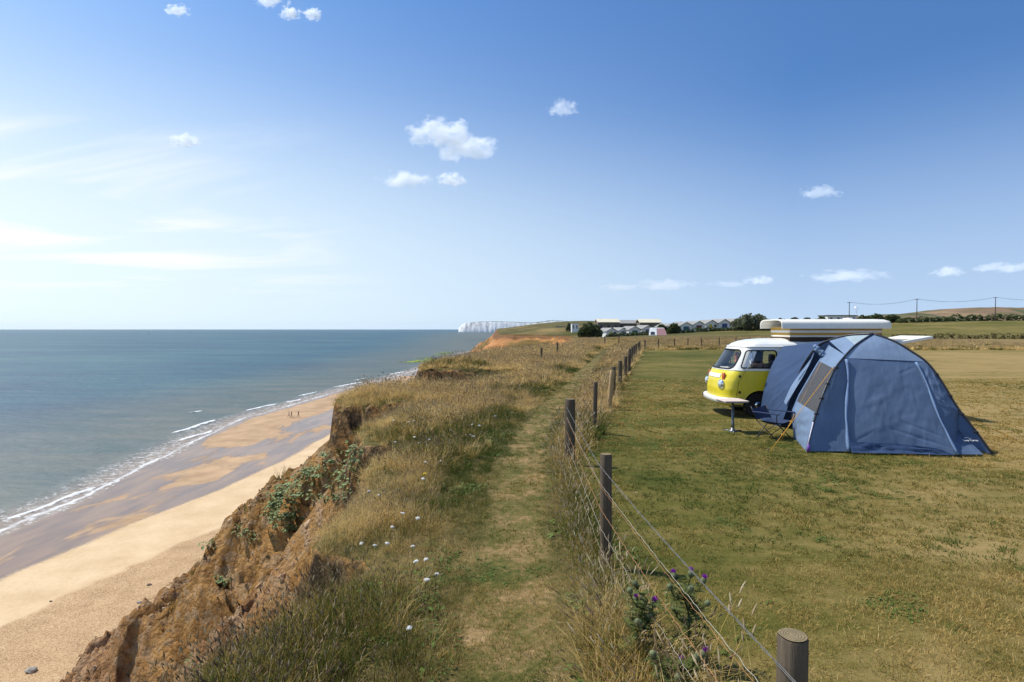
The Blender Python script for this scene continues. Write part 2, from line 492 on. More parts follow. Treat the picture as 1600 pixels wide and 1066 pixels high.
# ---- material of the land: turf, worn path, mown field, bare cliff
def land_material():
    n = NT('land')
    pos = n.new('ShaderNodeNewGeometry').outputs['Position']
    soil = n.attr('soil'); path = n.attr('path'); field = n.attr('field'); dry = n.attr('dry'); mauve = n.attr('mauve'); turf = n.attr('turf'); far = n.attr('far')
    # mown field
    f1 = n.noise(pos, 0.35, 5, 0.6); f2 = n.noise(pos, 2.6, 5, 0.65); f3 = n.noise(pos, 26, 4, 0.7)
    stripes = n.math('ADD', n.math('MULTIPLY', n.noise(n.mapping(pos, (0.05, 0.5, 1)), 1.0, 5, 0.7), 0.6), n.math('MULTIPLY', n.noise(n.mapping(pos, (0.4, 2.2, 1)), 1.0, 4, 0.7), 0.4))
    fm = n.math('ADD', n.math('MULTIPLY', f1, 0.42), n.math('ADD', n.math('MULTIPLY', f2, 0.33), n.math('MULTIPLY', f3, 0.25)))
    fm = n.math('ADD', fm, n.math('MULTIPLY', n.math('SUBTRACT', stripes, 0.5), 1.0))
    fm = n.math('ADD', fm, n.math('MULTIPLY', n.math('SUBTRACT', dry, 0.5), 0.42))
    fieldc = n.ramp(fm, [(0.30, (0.042,0.058,0.007)), (0.46, (0.106,0.096,0.019)), (0.58, (0.18,0.138,0.040)), (0.75, (0.30,0.21,0.080))])
    # rough turf
    t1 = n.noise(pos, 0.8, 5, 0.65); t2 = n.noise(pos, 9, 5, 0.7)
    tm = n.math('ADD', n.math('MULTIPLY', t1, 0.5), n.math('MULTIPLY', t2, 0.5))
    tm = n.math('ADD', tm, n.math('MULTIPLY', n.math('SUBTRACT', dry, 0.5), 0.35))
    turfc = n.ramp(tm, [(0.30, (0.040,0.046,0.011)), (0.48, (0.10,0.085,0.026)), (0.60, (0.20,0.14,0.052)), (0.78, (0.32,0.225,0.095))])
    # path
    p1 = n.noise(pos, 1.6, 5, 0.65); p2 = n.noise(pos, 18, 4, 0.7)
    pm = n.math('ADD', n.math('MULTIPLY', p1, 0.6), n.math('MULTIPLY', p2, 0.4))
    pathc = n.ramp(pm, [(0.34, (0.055,0.066,0.013)), (0.47, (0.12,0.105,0.028)), (0.56, (0.23,0.155,0.062)), (0.68, (0.42,0.27,0.135))])
    # cliff
    c1n = n.noise(pos, 0.55, 6, 0.65, 0.6); c1 = n.mix(far, c1n, n.noise(n.mapping(pos, (0.10, 0.10, 0.16)), 1.0, 6, 0.75, 0.5)); c2 = n.noise(n.mapping(pos, (1.0, 2.4, 1.0)), 2.2, 6, 0.7); c3 = n.noise(pos, 14, 5, 0.75)
    cm = n.math('ADD', n.math('MULTIPLY', c1, 0.4), n.math('ADD', n.math('MULTIPLY', c2, 0.35), n.math('MULTIPLY', c3, 0.25)))
    ochre = n.ramp(cm, [(0.32, (0.15,0.075,0.030)), (0.44, (0.41,0.21,0.070)), (0.54, (0.58,0.32,0.115)), (0.66, (0.66,0.44,0.21))])
    red = n.ramp(cm, [(0.33, (0.09,0.050,0.032)), (0.42, (0.35,0.18,0.094)), (0.51, (0.54,0.295,0.155)), (0.62, (0.66,0.43,0.26))])
    mv = n.math('ADD', mauve, n.math('MULTIPLY', n.math('SUBTRACT', c1, 0.5), 1.6))
    cliffc = n.mix(n.math('MULTIPLY', n.mrange(mv, 0.25, 1.1), 0.8), ochre, red)
    spc = n.new('ShaderNodeSeparateColor'); n.link(n.vor(n.mapping(pos, (1, 1, 1.3)), 3.2, 'F1', 'Color'), spc.inputs[0])
    cliffc = n.mix(n.math('MULTIPLY', n.mrange(spc.outputs[0], 0.55, 0.9), 0.45), cliffc, (0.55, 0.40, 0.26))
    cliffc = n.mix(n.attr('rust'), cliffc, n.mix(1.0, cliffc, (0.84, 0.70, 0.55), 'MULTIPLY'))
    topsoil = n.ramp(c3, [(0.3, (0.035,0.024,0.015)), (0.7, (0.12,0.08,0.045))])
    tf = n.math('MULTIPLY', turf, n.mrange(c2, 0.3, 0.6))
    cliffc = n.mix(tf, cliffc, topsoil)
    veg = n.attr('veg')
    cliffc = n.mix(veg, cliffc, turfc)
    col = n.mix(field, turfc, fieldc)
    pk = n.math('MULTIPLY', path, 1.0)
    col = n.mix(n.mrange(n.math('ADD', pk, n.math('MULTIPLY', n.math('SUBTRACT', p1, 0.5), 0.9)), 0.3, 0.75), col, pathc)
    sk = n.math('ADD', soil, n.math('MULTIPLY', n.math('SUBTRACT', c3, 0.5), 0.5))
    col = n.mix(n.mrange(sk, 0.3, 0.6), col, cliffc)
    # relief
    cl1 = n.vor(n.mapping(pos, (1, 1, 1.3)), 3.2); cl2 = n.vor(pos, 9.0); clc = n.vor(n.mapping(pos, (1, 1, 1.3)), 3.2, 'F1', 'Color')
    bh = n.math('ADD', n.math('MULTIPLY', n.math('ADD', n.math('MULTIPLY', cl1, -0.55), n.math('MULTIPLY', cl2, -0.35)), n.math('SUBTRACT', 1.0, far)), n.math('MULTIPLY', c2, 0.8))
    bh = n.math('ADD', bh, n.math('ADD', n.math('MULTIPLY', c3, 0.45), n.math('MULTIPLY', n.noise(pos, 45, 3, 0.7), 0.12)))
    bsoil = n.bump(bh, 1.0, 0.42)
    bgr = n.bump(n.math('ADD', n.math('MULTIPLY', f3, 0.7), n.noise(pos, 80, 3, 0.7)), 0.5, 0.04)
    mixn = n.new('ShaderNodeMix'); mixn.data_type = 'VECTOR'
    n.link(soil, mixn.inputs[0]); n.link(bgr, mixn.inputs[4]); n.link(bsoil, mixn.inputs[5])
    n.base(col, 0.95, 0.12, 0, mixn.outputs[1])
    return n.mat

def build_land():
    ys = list(np.arange(-6, 1.5, 0.25)) + list(np.arange(1.5, 36, 0.11))
    y = 36.0; st = 0.14
    while y < 1900:
        ys.append(y); st = min(st*1.035, 9 if 500 < y < 700 else 40); y += st
    ys.append(1950)
    ys = np.array(ys)
    a = [0.0]; st = 0.05
    while a[-1] < 1.0: a.append(a[-1] + 0.05)
    sea_f = np.concatenate([np.linspace(0, 1.0, 18)[1:]])                # metres near the lip
    nsl = 230
    inl = [0.0]; st = 0.07
    while inl[-1] < 800: inl.append(inl[-1] + st); st = min(st*1.07 if inl[-1] > 6 else 0.13, 30)
    inl = np.array(inl)
    rows_x = []
    xe = edge(ys); T = np.maximum(xe - toe(ys), 6) + 4.0
    for i in range(len(ys)):
        tail = 1.0 + (T[i]-1.0)*(np.linspace(0, 1, nsl+1)[1:])**1.25
        seaward = np.concatenate([sea_f, tail])
        rows_x.append(np.concatenate([xe[i] - seaward[::-1], xe[i] + inl]))
    X = np.array(rows_x); Y = np.repeat(ys[:, None], X.shape[1], 1)
    Z, u, q, gul, lump = H(X, Y, True)
    gy = np.abs(np.gradient(Z, axis=0)/np.gradient(Y, axis=0)); gx = np.abs(np.gradient(Z, axis=1)/np.gradient(X, axis=1))
    steep = sm(0.8, 1.3, np.maximum(gy, gx))*(Y < 60)
    soil = np.maximum(sm(0.06, 0.22, u), steep*(u > -0.8))
    inland = -u
    pw = np.abs(X - pathx(Y))
    path = sm(0.55, 0.12, pw)*(1-sm(38, 62, Y))*(1-soil)
    fx = fencex(Y)
    field = sm(fx-0.1, fx+0.35, X)*(1-sm(61.3, 62.3, Y))
    fbeyond = sm(112, 122, Y + 4*fbm(X*0.05, Y*0.05, 2, 51))*sm(20, 70, inland)*(1-sm(300, 420, Y))
    field = np.maximum(field, fbeyond)
    dry = 0.5 + 0.35*fbm(X*0.08, Y*0.08, 3, 53)
    dry = dry + 0.34*sm(0.35, 0.85, X/np.maximum(Y, 1))*field*(Y < 62) + 0.10*sm(14, 40, Y)*field*sm(0.3, 0.6, X/np.maximum(Y, 1))
    dry = dry - 0.10*field*(Y < 9) - 0.12*fbeyond
    dry = dry + 0.25*sm(62, 64, Y)*(1-sm(112, 120, Y))*(1-field)
    dry = dry + 0.55*fbm(X*0.025, Y*0.02, 4, 57)*sm(250, 400, Y)*(1-fbeyond)
    mauve = sm(0.4, 3.2, u)*(1-sm(14, 19, Y)*(1-sm(34, 60, Y))*sm(9, 4, u))
    mauve = mauve*(1-0.75*sm(100, 300, Y))
    mauve = np.maximum(mauve, sm(470, 530, Y)*soil*(0.25 + 0.65*sm(560, 612, Y)))
    turf = 0.75*steep*(u > -.8)*(u < .5)
    turf = np.maximum(turf, soil*sm(0.75, 0.35, u + 0.2*fbm(X*2, Y*2, 2, 55))*(1-sm(200, 400, Y))) + soil*sm(9, 3, u)*sm(200, 400, Y)
    vg = slope_veg(X, Y, u, q, soil)
    far = sm(100, 300, Y)
    land = mesh_grid('terrain', X, Y, Z, land_material(), dict(soil=soil, path=path, field=field, dry=dry, mauve=mauve, turf=turf, far=far, veg=vg, rust=sm(300, 480, Y)))
    return land
def slope_veg(X, Y, u, q, soil):
    v = fbm(np.asarray(X)*0.22, np.asarray(Y)*0.22, 3, 61) + 0.25*sm(12, 20, Y)*(1-sm(60, 120, Y)) - 0.5*(1-sm(10, 18, Y))
    v = sm(0.16, 0.34, v)*sm(1.6, 3.0, u)*soil*np.maximum(sm(6.5, 4.5, u)*sm(18, 21, np.asarray(Y)), sm(70, 110, np.asarray(Y)))
    vf = sm(-0.08, 0.14, fbm(np.asarray(X)*0.05, np.asarray(Y)*0.03, 3, 63) - 0.3*sm(0.2, 0.0, q) )*soil*sm(150, 300, Y)*sm(6, 14, u)*0.8
    return np.maximum(v*(1-sm(150, 300, Y)), vf)
build_land()

# ---- beach
def beach_material():
    n = NT('beach')
    pos = n.new('ShaderNodeNewGeometry').outputs['Position']
    w = n.attr('w'); sh = n.attr('shingle'); drysand = n.attr('drysand'); bar = n.attr('bar')
    s1 = n.noise(pos, 0.25, 5, 0.6); s2 = n.noise(pos, 3, 5, 0.65)
    sand = n.ramp(n.math('ADD', n.math('MULTIPLY', s1, 0.6), n.math('MULTIPLY', s2, 0.4)), [(0.35, (0.50,0.345,0.19)), (0.55, (0.60,0.43,0.25)), (0.7, (0.66,0.50,0.31))])
    barc = n.ramp(s1, [(0.35, (0.34,0.215,0.115)), (0.65, (0.48,0.31,0.17))])
    wetc = n.ramp(n.noise(n.mapping(pos, (0.35, 0.08, 1)), 1, 4), [(0.4, (0.185,0.128,0.098)), (0.62, (0.28,0.18,0.115))])
    v = n.vor(n.mapping(pos, (1, 1, 1), (0, 0, 0), (0, 0, .4)), 13.0, 'F1', 'Color')
    pv = n.new('ShaderNodeSeparateColor'); n.link(v, pv.inputs[0])
    peb = n.ramp(n.math('ADD', n.math('MULTIPLY', pv.outputs[0], 0.34), n.math('ADD', n.math('MULTIPLY', n.noise(pos, 5.5, 5, 0.85), 0.36), n.math('MULTIPLY', n.noise(pos, .5, 3), 0.30))), [(0.25, (0.20,0.115,0.05)), (0.5, (0.45,0.285,0.145)), (0.75, (0.60,0.42,0.24))])
    patch = n.noise(n.mapping(pos, (0.12, 0.05, 1), (3.0, 0, 0)), 1.0, 4, 0.55, 0.6)
    wetk = n.math('SUBTRACT', 1.0, drysand)
    # sand bars that stand out of the wet sand
    bark = n.math('MULTIPLY', n.mrange(n.math('ADD', patch, bar), 0.60, 0.68), wetk)
    c = n.mix(drysand, wetc, sand)
    c = n.mix(bark, c, barc)
    wrack = n.math('MULTIPLY', n.math('MULTIPLY', n.math('MULTIPLY', drysand, n.math('SUBTRACT', 1.0, drysand)), 2.6), n.mrange(n.noise(pos, 2.2, 5, 0.8), 0.48, 0.66))
    c = n.mix(wrack, c, (0.10, 0.075, 0.05))
    foot = n.math('MULTIPLY', n.mrange(n.vor(n.mapping(pos, (1, .6, 1)), 1.4), 0.16, 0.08), n.math('MULTIPLY', drysand, n.mrange(n.noise(pos, 0.22, 3), 0.52, 0.64)))
    c = n.mix(n.math('MULTIPLY', foot, 0.28), c, (0.30, 0.20, 0.11))
    c = n.mix(sh, c, peb)
    rough = n.math('ADD', n.math('MULTIPLY', drysand, 0.6), n.math('ADD', n.math('MULTIPLY', bark, 0.5), 0.26), None, True)
    bmp = n.bump(n.math('ADD', n.math('MULTIPLY', n.vor(pos, 13.0), sh), n.math('MULTIPLY', n.math('MULTIPLY', s2, drysand), 0.5)), 0.5, 0.08)
    n.base(c, rough, 0.22, 0, bmp)
    return n.mat
def build_beach():
    ys = np.concatenate([np.arange(20, 130, 0.5), np.arange(130, 300, 1.2), np.arange(300, 760, 4), np.arange(760, 2000, 30)])
    w = np.concatenate([np.linspace(-45, -6, 14), np.arange(-5.5, 46, 0.5)])
    Y = np.repeat(ys[:, None], len(w), 1)
    X = shoreline(ys)[:, None] + w[None, :]
    Z = beach_h(X, Y)
    W = np.repeat(w[None, :], len(ys), 0)
    dline = np.interp(ys, [20,60,74,104,130,157,200,300,600], [11,11.5,14.5,24,29,31,26,16,6])[:, None] + 0.7*fbm(Y*0.12, X*0.0+1.0, 3, 71)
    drysand = sm(-0.5, 0.5, W - dline)
    sline = np.interp(ys, [20,49,55,60,62,67,71.5,75,80,400], [-44.5,-43.7,-41.2,-41.2,-38.6,-38,-36.6,-35,-33,-33])[:, None]
    shingle = sm(-0.35, 0.35, X - sline + 1.6*fbm(Y*0.22, X*0.1, 3, 73))*(1-sm(78, 84, Y))
    bar = 0.6*np.exp(-((W-8.0-0.02*(Y-130))/7.5)**2)*sm(112, 150, Y)*(1-sm(255, 330, Y)) - 0.3*sm(4, 0, W) + 0.05
    mesh_grid('beach', X, Y, Z, beach_material(), dict(w=W, shingle=shingle, drysand=drysand, bar=bar))
build_beach()

# ---- sea
def sea_material():
    n = NT('sea')
    pos = n.new('ShaderNodeNewGeometry').outputs['Position']
    w = n.attr('w')                                    # metres inland (+) of the waterline
    vy = n.attr('along')
    big = n.noise(n.mapping(pos, (0.004, 0.012, 1)), 1.0, 4, 0.6)
    mid = n.noise(n.mapping(pos, (0.03, 0.10, 1)), 1.0, 4, 0.6)
    deep = n.ramp(n.math('ADD', n.math('MULTIPLY', big, 0.7), n.math('MULTIPLY', mid, 0.3)), [(0.38, (0.014,0.060,0.102)), (0.5, (0.021,0.086,0.120)), (0.62, (0.042,0.122,0.136))])
    shallow = n.ramp(mid, [(0.35, (0.060,0.095,0.092)), (0.65, (0.12,0.128,0.108))])
    edgec = n.ramp(n.noise(pos, 0.6, 3), [(0.35, (0.20,0.155,0.12)), (0.65, (0.27,0.21,0.16))])
    ws = n.math('DIVIDE', w, n.math('ADD', 1.0, n.math('MULTIPLY', n.math('MAXIMUM', vy, 0.0), 0.0022)))
    c = n.mix(n.mrange(ws, -70, -9), deep, shallow)
    c = n.mix(n.mrange(w, -9, -1.0), c, edgec)
    # foam: a thin line at the waterline, lace behind it, broken crests farther out
    nz = n.noise(pos, 0.35, 5, 0.65); lace = n.noise(pos, 1.1, 6, 0.75, 0.5)
    wn = n.math('ADD', w, n.math('MULTIPLY', n.math('SUBTRACT', nz, 0.5), 3.0))
    line = n.math('MULTIPLY', n.math('MULTIPLY', n.mrange(wn, -1.1, -0.5), n.mrange(wn, 0.1, -0.15)), n.mrange(n.noise(n.mapping(pos, (0.2, 0.05, 1)), 1.0, 3, 0.6), 0.34, 0.60, 0.25, 1.0))
    lacek = n.math('MULTIPLY', n.math('MULTIPLY', n.mrange(wn, -9.5, -4.0), n.mrange(lace, 0.50, 0.66)), 0.75)
    crest = n.attr('crest')
    ck = n.mrange(n.math('ADD', crest, n.math('MULTIPLY', n.math('SUBTRACT', n.noise(n.mapping(pos, (0.5, 0.16, 1)), 1.0, 6, 0.7, 0.4), 0.5), 2.6)), 0.50, 0.72)
    foam = n.math('MULTIPLY', n.math('MAXIMUM', n.math('MAXIMUM', n.math('MULTIPLY', line, 0.8), lacek), ck, None, True), n.mrange(n.noise(pos, 1.6, 5, 0.75), 0.28, 0.55, 0.3, 1.0))
    c = n.mix(foam, c, (0.80, 0.81, 0.80))
    rough = n.math('ADD', n.math('MULTIPLY', foam, 0.5), 0.42)
    h = n.math('ADD', n.math('MULTIPLY', n.noise(n.mapping(pos, (0.35, 1.0, 1)), 0.5, 6, 0.7), 1.0), n.math('MULTIPLY', n.noise(n.mapping(pos, (0.05, 0.14, 1)), 1.0, 3, 0.6), 2.0))
    b = n.bump(h, 0.55, 1.2)
    df = n.new('ShaderNodeBsdfDiffuse'); n.link(c, df.inputs[0]); n.link(b, df.inputs['Normal'])
    gl = n.new('ShaderNodeBsdfGlossy'); n.link(rough, gl.inputs['Roughness']); n.link(b, gl.inputs['Normal'])
    fr = n.new('ShaderNodeFresnel'); fr.inputs['IOR'].default_value = 1.33; n.link(b, fr.inputs['Normal'])
    mx = n.new('ShaderNodeMixShader'); n.link(n.math('MINIMUM', n.math('MULTIPLY', fr.outputs[0], 0.5), 0.15), mx.inputs[0])   # steep wavelets never reach full grazing reflection
    n.link(df.outputs[0], mx.inputs[1]); n.link(gl.outputs[0], mx.inputs[2]); n.link(mx.outputs[0], n.out.inputs[0])
    return n.mat
def build_sea():
    ys = np.concatenate([np.arange(-60, 40, 10), np.arange(40, 330, 1.0), np.geomspace(330, 2000, 160)[1:], np.geomspace(2000, 26000, 30)[1:]])
    w = np.concatenate([-np.geomspace(120, 36000, 40)[::-1], np.arange(-118, -28, 3), np.arange(-28, 2.6, 0.4)])
    Y = np.repeat(ys[:, None], len(w), 1)
    sx = np.where(ys > 1200, np.interp(ys, [1200, 4000, 26000], [-50, -100, 12000]), shoreline(ys))
    W = np.repeat(w[None, :], len(ys), 0)
    X = sx[:, None] + W
    crest = np.zeros_like(W)
    # broken crests: (centre along y, half length, offset from the waterline, thickness)
    for (cy_, hl, off, th) in ((150,13,-8,1.0),(186,10,-7,0.9),(203,6,-4,0.8),(224,9,-8,0.9),(262,16,-6,1.1),(330,14,-5,1.4),(137,9,-2.5,0.8),(84,10,-2.2,0.6),(176,3,-22,0.6),(290,10,-12,0.8)):
        o_ = off + 0.10*(Y-cy_) + 1.0*fbm(Y*0.15, Y*0+off, 2, 81)
        crest = np.maximum(crest, np.exp(-((W-o_)/th)**2)*sm(hl, hl*0.55, np.abs(Y-cy_)))
    swell = 0.10*np.exp(-((W+7+1.5*fbm(Y*0.03, 1.0, 2, 83))/1.6)**2)*sm(60, 100, Y)*(1-sm(500, 900, Y))
    Z = SEA + 0.02 + swell + 0.25*crest
    mesh_grid('sea', X, Y, Z, sea_material(), dict(w=W, along=Y, crest=crest))
build_sea()
# ---------------------------------------------------------------- shared materials
M = {}
def dusty_paint(name, c, dust=(.30, .25, .16)):
    n = NT(name); co = n.coord('Object')
    k = n.noise(co, 3, 5, .7); z = n.new('ShaderNodeSeparateXYZ'); n.link(co, z.inputs[0])
    streak = n.noise(n.mapping(co, (6, 6, .8)), 1.0, 4, .6)
    d = n.math('MULTIPLY', n.mrange(n.math('ADD', z.outputs[2], n.math('MULTIPLY', n.math('SUBTRACT', k, .5), .5)), .70, .28), .40)
    base = n.ramp(streak, [(.3, tuple(q*.90 for q in c)), (.7, tuple(min(1, q*1.05) for q in c))])
    col = n.mix(d, base, dust)
    n.base(col, n.math('ADD', n.math('MULTIPLY', k, .22), n.math('ADD', n.math('MULTIPLY', d, .5), .24)), .45)
    n.p.inputs['Coat Weight'].default_value = .25; n.p.inputs['Coat Roughness'].default_value = .15
    return n.mat
M['yellow'] = dusty_paint('yellow_paint', (0.74, 0.60, 0.030))
M['white'] = simple('white_paint', (0.78, 0.77, 0.73), 0.30, 0.5, 0, 0.03, 4, coat=0.4)
M['cream'] = simple('cream_shell', (0.80, 0.77, 0.68), 0.45, 0.4, 0, 0.05, 5)
M['rubber'] = simple('black_rubber', (0.02, 0.02, 0.021), 0.6, 0.3)
M['tyre'] = simple('tyre_rubber', (0.025, 0.025, 0.026), 0.85, 0.2, 0, 0.2, 20, 0.3)
M['dark'] = simple('dark_trim', (0.035, 0.035, 0.04), 0.6)
M['brown_in'] = simple('brown_lining', (0.11, 0.08, 0.055), 0.8)
M['chrome'] = simple('chrome', (0.75, 0.76, 0.78), 0.12, 0.5, 1.0, 0.03)
M['steel'] = simple('grey_steel', (0.35, 0.36, 0.37), 0.4, 0.5, 0.8)
M['orange_lens'] = simple('orange_lens', (0.55, 0.10, 0.03), 0.2, 0.6)
M['garland'] = simple('garland_petals', (0.80, 0.17, 0.07), 0.8, 0.2, 0, 0.35, 30)
M['paper'] = simple('paper', (0.70, 0.68, 0.60), 0.8)
M['skin'] = simple('skin', (0.48, 0.27, 0.17), 0.55, 0.35, 0, 0.08, 8)
M['hair'] = simple('dark_hair', (0.018, 0.013, 0.010), 0.5, 0.4, 0, 0.3, 40)
def glass_mat(name, tint=(0.9, 0.93, 0.93), amount=0.82):
    n = NT(name)
    tr = n.new('ShaderNodeBsdfTransparent'); tr.inputs[0].default_value = (*tint, 1)
    gl = n.new('ShaderNodeBsdfGlossy'); gl.inputs['Roughness'].default_value = 0.03
    fr = n.new('ShaderNodeFresnel'); fr.inputs['IOR'].default_value = 1.75
    mx = n.new('ShaderNodeMixShader')
    n.link(fr.outputs[0], mx.inputs[0]); n.link(tr.outputs[0], mx.inputs[1]); n.link(gl.outputs[0], mx.inputs[2])
    n.link(mx.outputs[0], n.out.inputs[0])
    return n.mat
M['glass'] = glass_mat('window_glass')

# ---------------------------------------------------------------- camper van
def build_van():
    RZ = R(-2.5)
    root = tag(empty('camper_van', (5.27, 15.28, 0.0), RZ), 'yellow and white vintage camper van with raised striped pop-up roof beside the blue tent', 'camper van')
    S = 1.035
    tab = np.array([  # z, xf, xr, w, bow
        (0.27, .16, 4.34, .76, .06), (0.34, .08, 4.40, .81, .07), (0.48, .03, 4.45, .845, .09), (0.70, .01, 4.47, .86, .11),
        (0.90, .03, 4.46, .862, .14), (1.04, .065, 4.44, .858, .18), (1.13, .10, 4.42, .852, .21), (1.17, .125, 4.41, .845, .22),
        (1.40, .285, 4.36, .805, .19), (1.60, .42, 4.29, .765, .15), (1.70, .50, 4.25, .745, .13),
        (1.735, .53, 4.23, .735, .13), (1.80, .62, 4.17, .69, .12), (1.86, .76, 4.07, .60, .11), (1.905, .98, 3.90, .46, .08), (1.93, 1.3, 3.6, .28, .05), (1.94, 1.7, 3.3, .10, .02)])
    tab[:, :2] *= 1.0
    tab[:, 0] *= S
    def prm(z): return [float(np.interp(z, tab[:, 0], tab[:, k])) for k in (1, 2, 3, 4)]
    NF, NE, D = 56, 3.8, 0.34
    def front(t, z):
        xf, xr, w, bow = prm(z)
        return Vector((xf + bow*t*t + D*(1-(max(0, 1-abs(t)**NE))**(1/NE)), t*w, z))
    def rear(t, z):
        xf, xr, w, bow = prm(z)
        return Vector((xr - 0.22*(1-(max(0, 1-abs(t)**4.0))**(1/4.0)), t*w, z))
    def side(x, z, sgn):
        xf, xr, w, bow = prm(z)
        return Vector((x, sgn*w, z))
    def sxr(z):
        xf, xr, w, bow = prm(z); return xf + bow + D, xr - 0.22
    # rounded polygons: signed distance by sampled outline
    def rpoly(pts, r):
        out = []
        k = len(pts)
        for i in range(k):
            p0, p1, p2 = Vector(pts[i-1]), Vector(pts[i]), Vector(pts[(i+1) % k])
            a = (p0-p1).normalized(); b = (p2-p1).normalized()
            q0 = p1 + a*r; q1 = p1 + b*r
            for j in range(7):
                t = j/6
                out.append((1-t)**2*q0 + 2*t*(1-t)*p1 + t*t*q1)
        dense = []
        for i in range(len(out)):
            a, b = out[i], out[(i+1) % len(out)]
            m = max(1, int((b-a).length/0.03))
            for j in range(m): dense.append(a.lerp(b, j/m))
        return dense
    def inside(poly, p):
        c = False; j = len(poly)-1
        for i in range(len(poly)):
            a, b = poly[i], poly[j]
            if (a.y > p.y) != (b.y > p.y) and p.x < (b.x-a.x)*(p.y-a.y)/(b.y-a.y) + a.x: c = not c
            j = i
        return c
    zs, zt = 1.225*S, 1.645*S
    screen = rpoly([(-.70, 1.195*S), (.70, 1.195*S), (.63, 1.655*S), (-.63, 1.655*S)], 0.12)
    cab = rpoly([(.50, zs), (1.40, zs), (1.40, zt), (.66, zt)], 0.07)
    mid = rpoly([(1.66, zs), (2.78, zs), (2.78, zt), (1.66, zt)], 0.09)
    aft = rpoly([(2.98, zs), (4.02, zs), (3.92, zt), (2.98, zt)], 0.09)
    hatch_open = rpoly([(-.66, .98*S), (.66, .98*S), (.60, 1.66*S), (-.60, 1.66*S)], 0.10)
    def circle(cx, cz, r): return [Vector((cx + r*math.cos(a*math.pi/24), cz + r*math.sin(a*math.pi/24))) for a in range(48)]
    arch_f, arch_r = circle(0.97, 0.31, 0.405), circle(3.36, 0.31, 0.405)
    regions = [('front', screen, 'glass'), ('near', cab, 'glass'), ('far', cab, 'glass'), ('near', mid, 'glass'), ('far', mid, 'glass'), ('near', aft, 'glass'), ('far', aft, 'glass'),
               ('rear', hatch_open, 'none'), ('near', arch_f, 'none'), ('far', arch_f, 'none'), ('near', arch_r, 'none'), ('far', arch_r, 'none')]
    zl = sorted(set([round(float(q), 4) for q in np.concatenate([np.arange(.28, 1.17, .03)*S, np.array([1.17])*S, np.arange(1.19, 1.735, .025)*S, tab[tab[:, 0] >= 1.73*S, 0], np.linspace(1.735, 1.93, 12)*S])]))
    zbelt = round(1.17*S, 4)
    # parametric columns: (segment, parameter)
    cols = []
    th = np.linspace(-np.pi/2, np.pi/2, NF+1)
    NS = 150; NR = 44
    for i in range(NS): cols.append(('near', i/NS))
    for a in np.linspace(-np.pi/2, np.pi/2, NR+1)[:-1]: cols.append(('rear', math.copysign(abs(math.sin(a))**(2/4.0), math.sin(a))))
    for i in range(NS): cols.append(('far', 1-i/NS))
    for a in th[::-1][:-1]: cols.append(('front', math.copysign(abs(math.sin(a))**(2/NE), math.sin(a))))
    nc = len(cols); nr = len(zl)
    def P(ci, z):
        sg, q = cols[ci]
        if sg in ('near', 'far'):
            x0, x1 = sxr(z); x = x0 + (x1-x0)*q
            return side(x, z, -1 if sg == 'near' else 1), Vector((x, z))
        if sg == 'front':
            p = front(q, z); return p, Vector((p.y, z))
        p = rear(q, z); return p, Vector((p.y, z))
    pts = [[P(c, z) for c in range(nc)] for z in zl]
    pos = [[pts[r][c][0].copy() for c in range(nc)] for r in range(nr)]
    cls = {}
    for r in range(nr-1):
        for c in range(nc):
            c2 = (c+1) % nc
            ctr = (pts[r][c][0] + pts[r][c2][0] + pts[r+1][c][0] + pts[r+1][c2][0]) / 4
            sg = cols[c][0]
            k = None
            for gi, (rs, poly, what) in enumerate(regions):
                if rs != sg: continue
                q = Vector((ctr.x, ctr.z)) if sg in ('near', 'far') else Vector((ctr.y, ctr.z))
                if inside(poly, q): k = gi; break
            cls[(r, c)] = k
    # snap boundary vertices to the outline
    for r in range(nr):
        for c in range(nc):
            ks = set(); regs = set()
            for rr in (r-1, r):
                for cc in (c-1, c):
                    if (rr, cc % nc) in cls:
                        k = cls[(rr, cc % nc)]
                        ks.add(k)
                        if k is not None: regs.add(k)
            if len(ks) > 1 and regs:
                gi = regs.pop(); sg0, poly, _ = regions[gi]
                q = Vector((pos[r][c].x, pos[r][c].z)) if sg0 in ('near', 'far') else Vector((pos[r][c].y, pos[r][c].z))
                best = min(poly, key=lambda a: (a-q).length_squared)
                if (best-q).length < 0.045:
                    z = max(best.y, zl[0])
                    if sg0 in ('near', 'far'): pos[r][c] = side(best.x, z, -1 if sg0 == 'near' else 1)
                    elif sg0 == 'front':
                        w = prm(z)[2]; pos[r][c] = front(max(-1, min(1, best.x/w)), z)
                    else:
                        w = prm(z)[2]; pos[r][c] = rear(max(-1, min(1, best.x/w)), z)
    def emit(sel, name, mat, parent, inset=0.0):
        mb = MB(); idx = {}
        def vi(r, c):
            if (r, c) not in idx:
                p = pos[r][c].copy()
                if inset:
                    p.y *= (1-inset/0.8); p.x += inset if cols[c][0] == 'front' else (-inset if cols[c][0] == 'rear' else 0)
                idx[(r, c)] = len(mb.v); mb.v.append(tuple(p))
            return idx[(r, c)]
        for (r, c), k in cls.items():
            if sel(r, c, k):
                c2 = (c+1) % nc
                mb.f.append((vi(r, c), vi(r, c2), vi(r+1, c2), vi(r+1, c))); mb.m.append(0)
        return mb, idx, vi
    rb = zl.index(zbelt)
    rg = min(range(nr), key=lambda i: abs(zl[i]-1.735*S))
    mb, _, _ = emit(lambda r, c, k: k is None and r < rb, 'body', None, None)
    body = auto_smooth(mb.build('body', M['yellow'], root), 40)
    mb, _, _ = emit(lambda r, c, k: k is None and rb <= r < rg, 'cabin', None, None)
    auto_smooth(mb.build('window_band', M['white'], root), 40)
    mb, idx, vi = emit(lambda r, c, k: k is None and r >= rg, 'roof', None, None)
    mb.f.append(tuple(vi(nr-1, c) for c in range(nc))); mb.m.append(0)
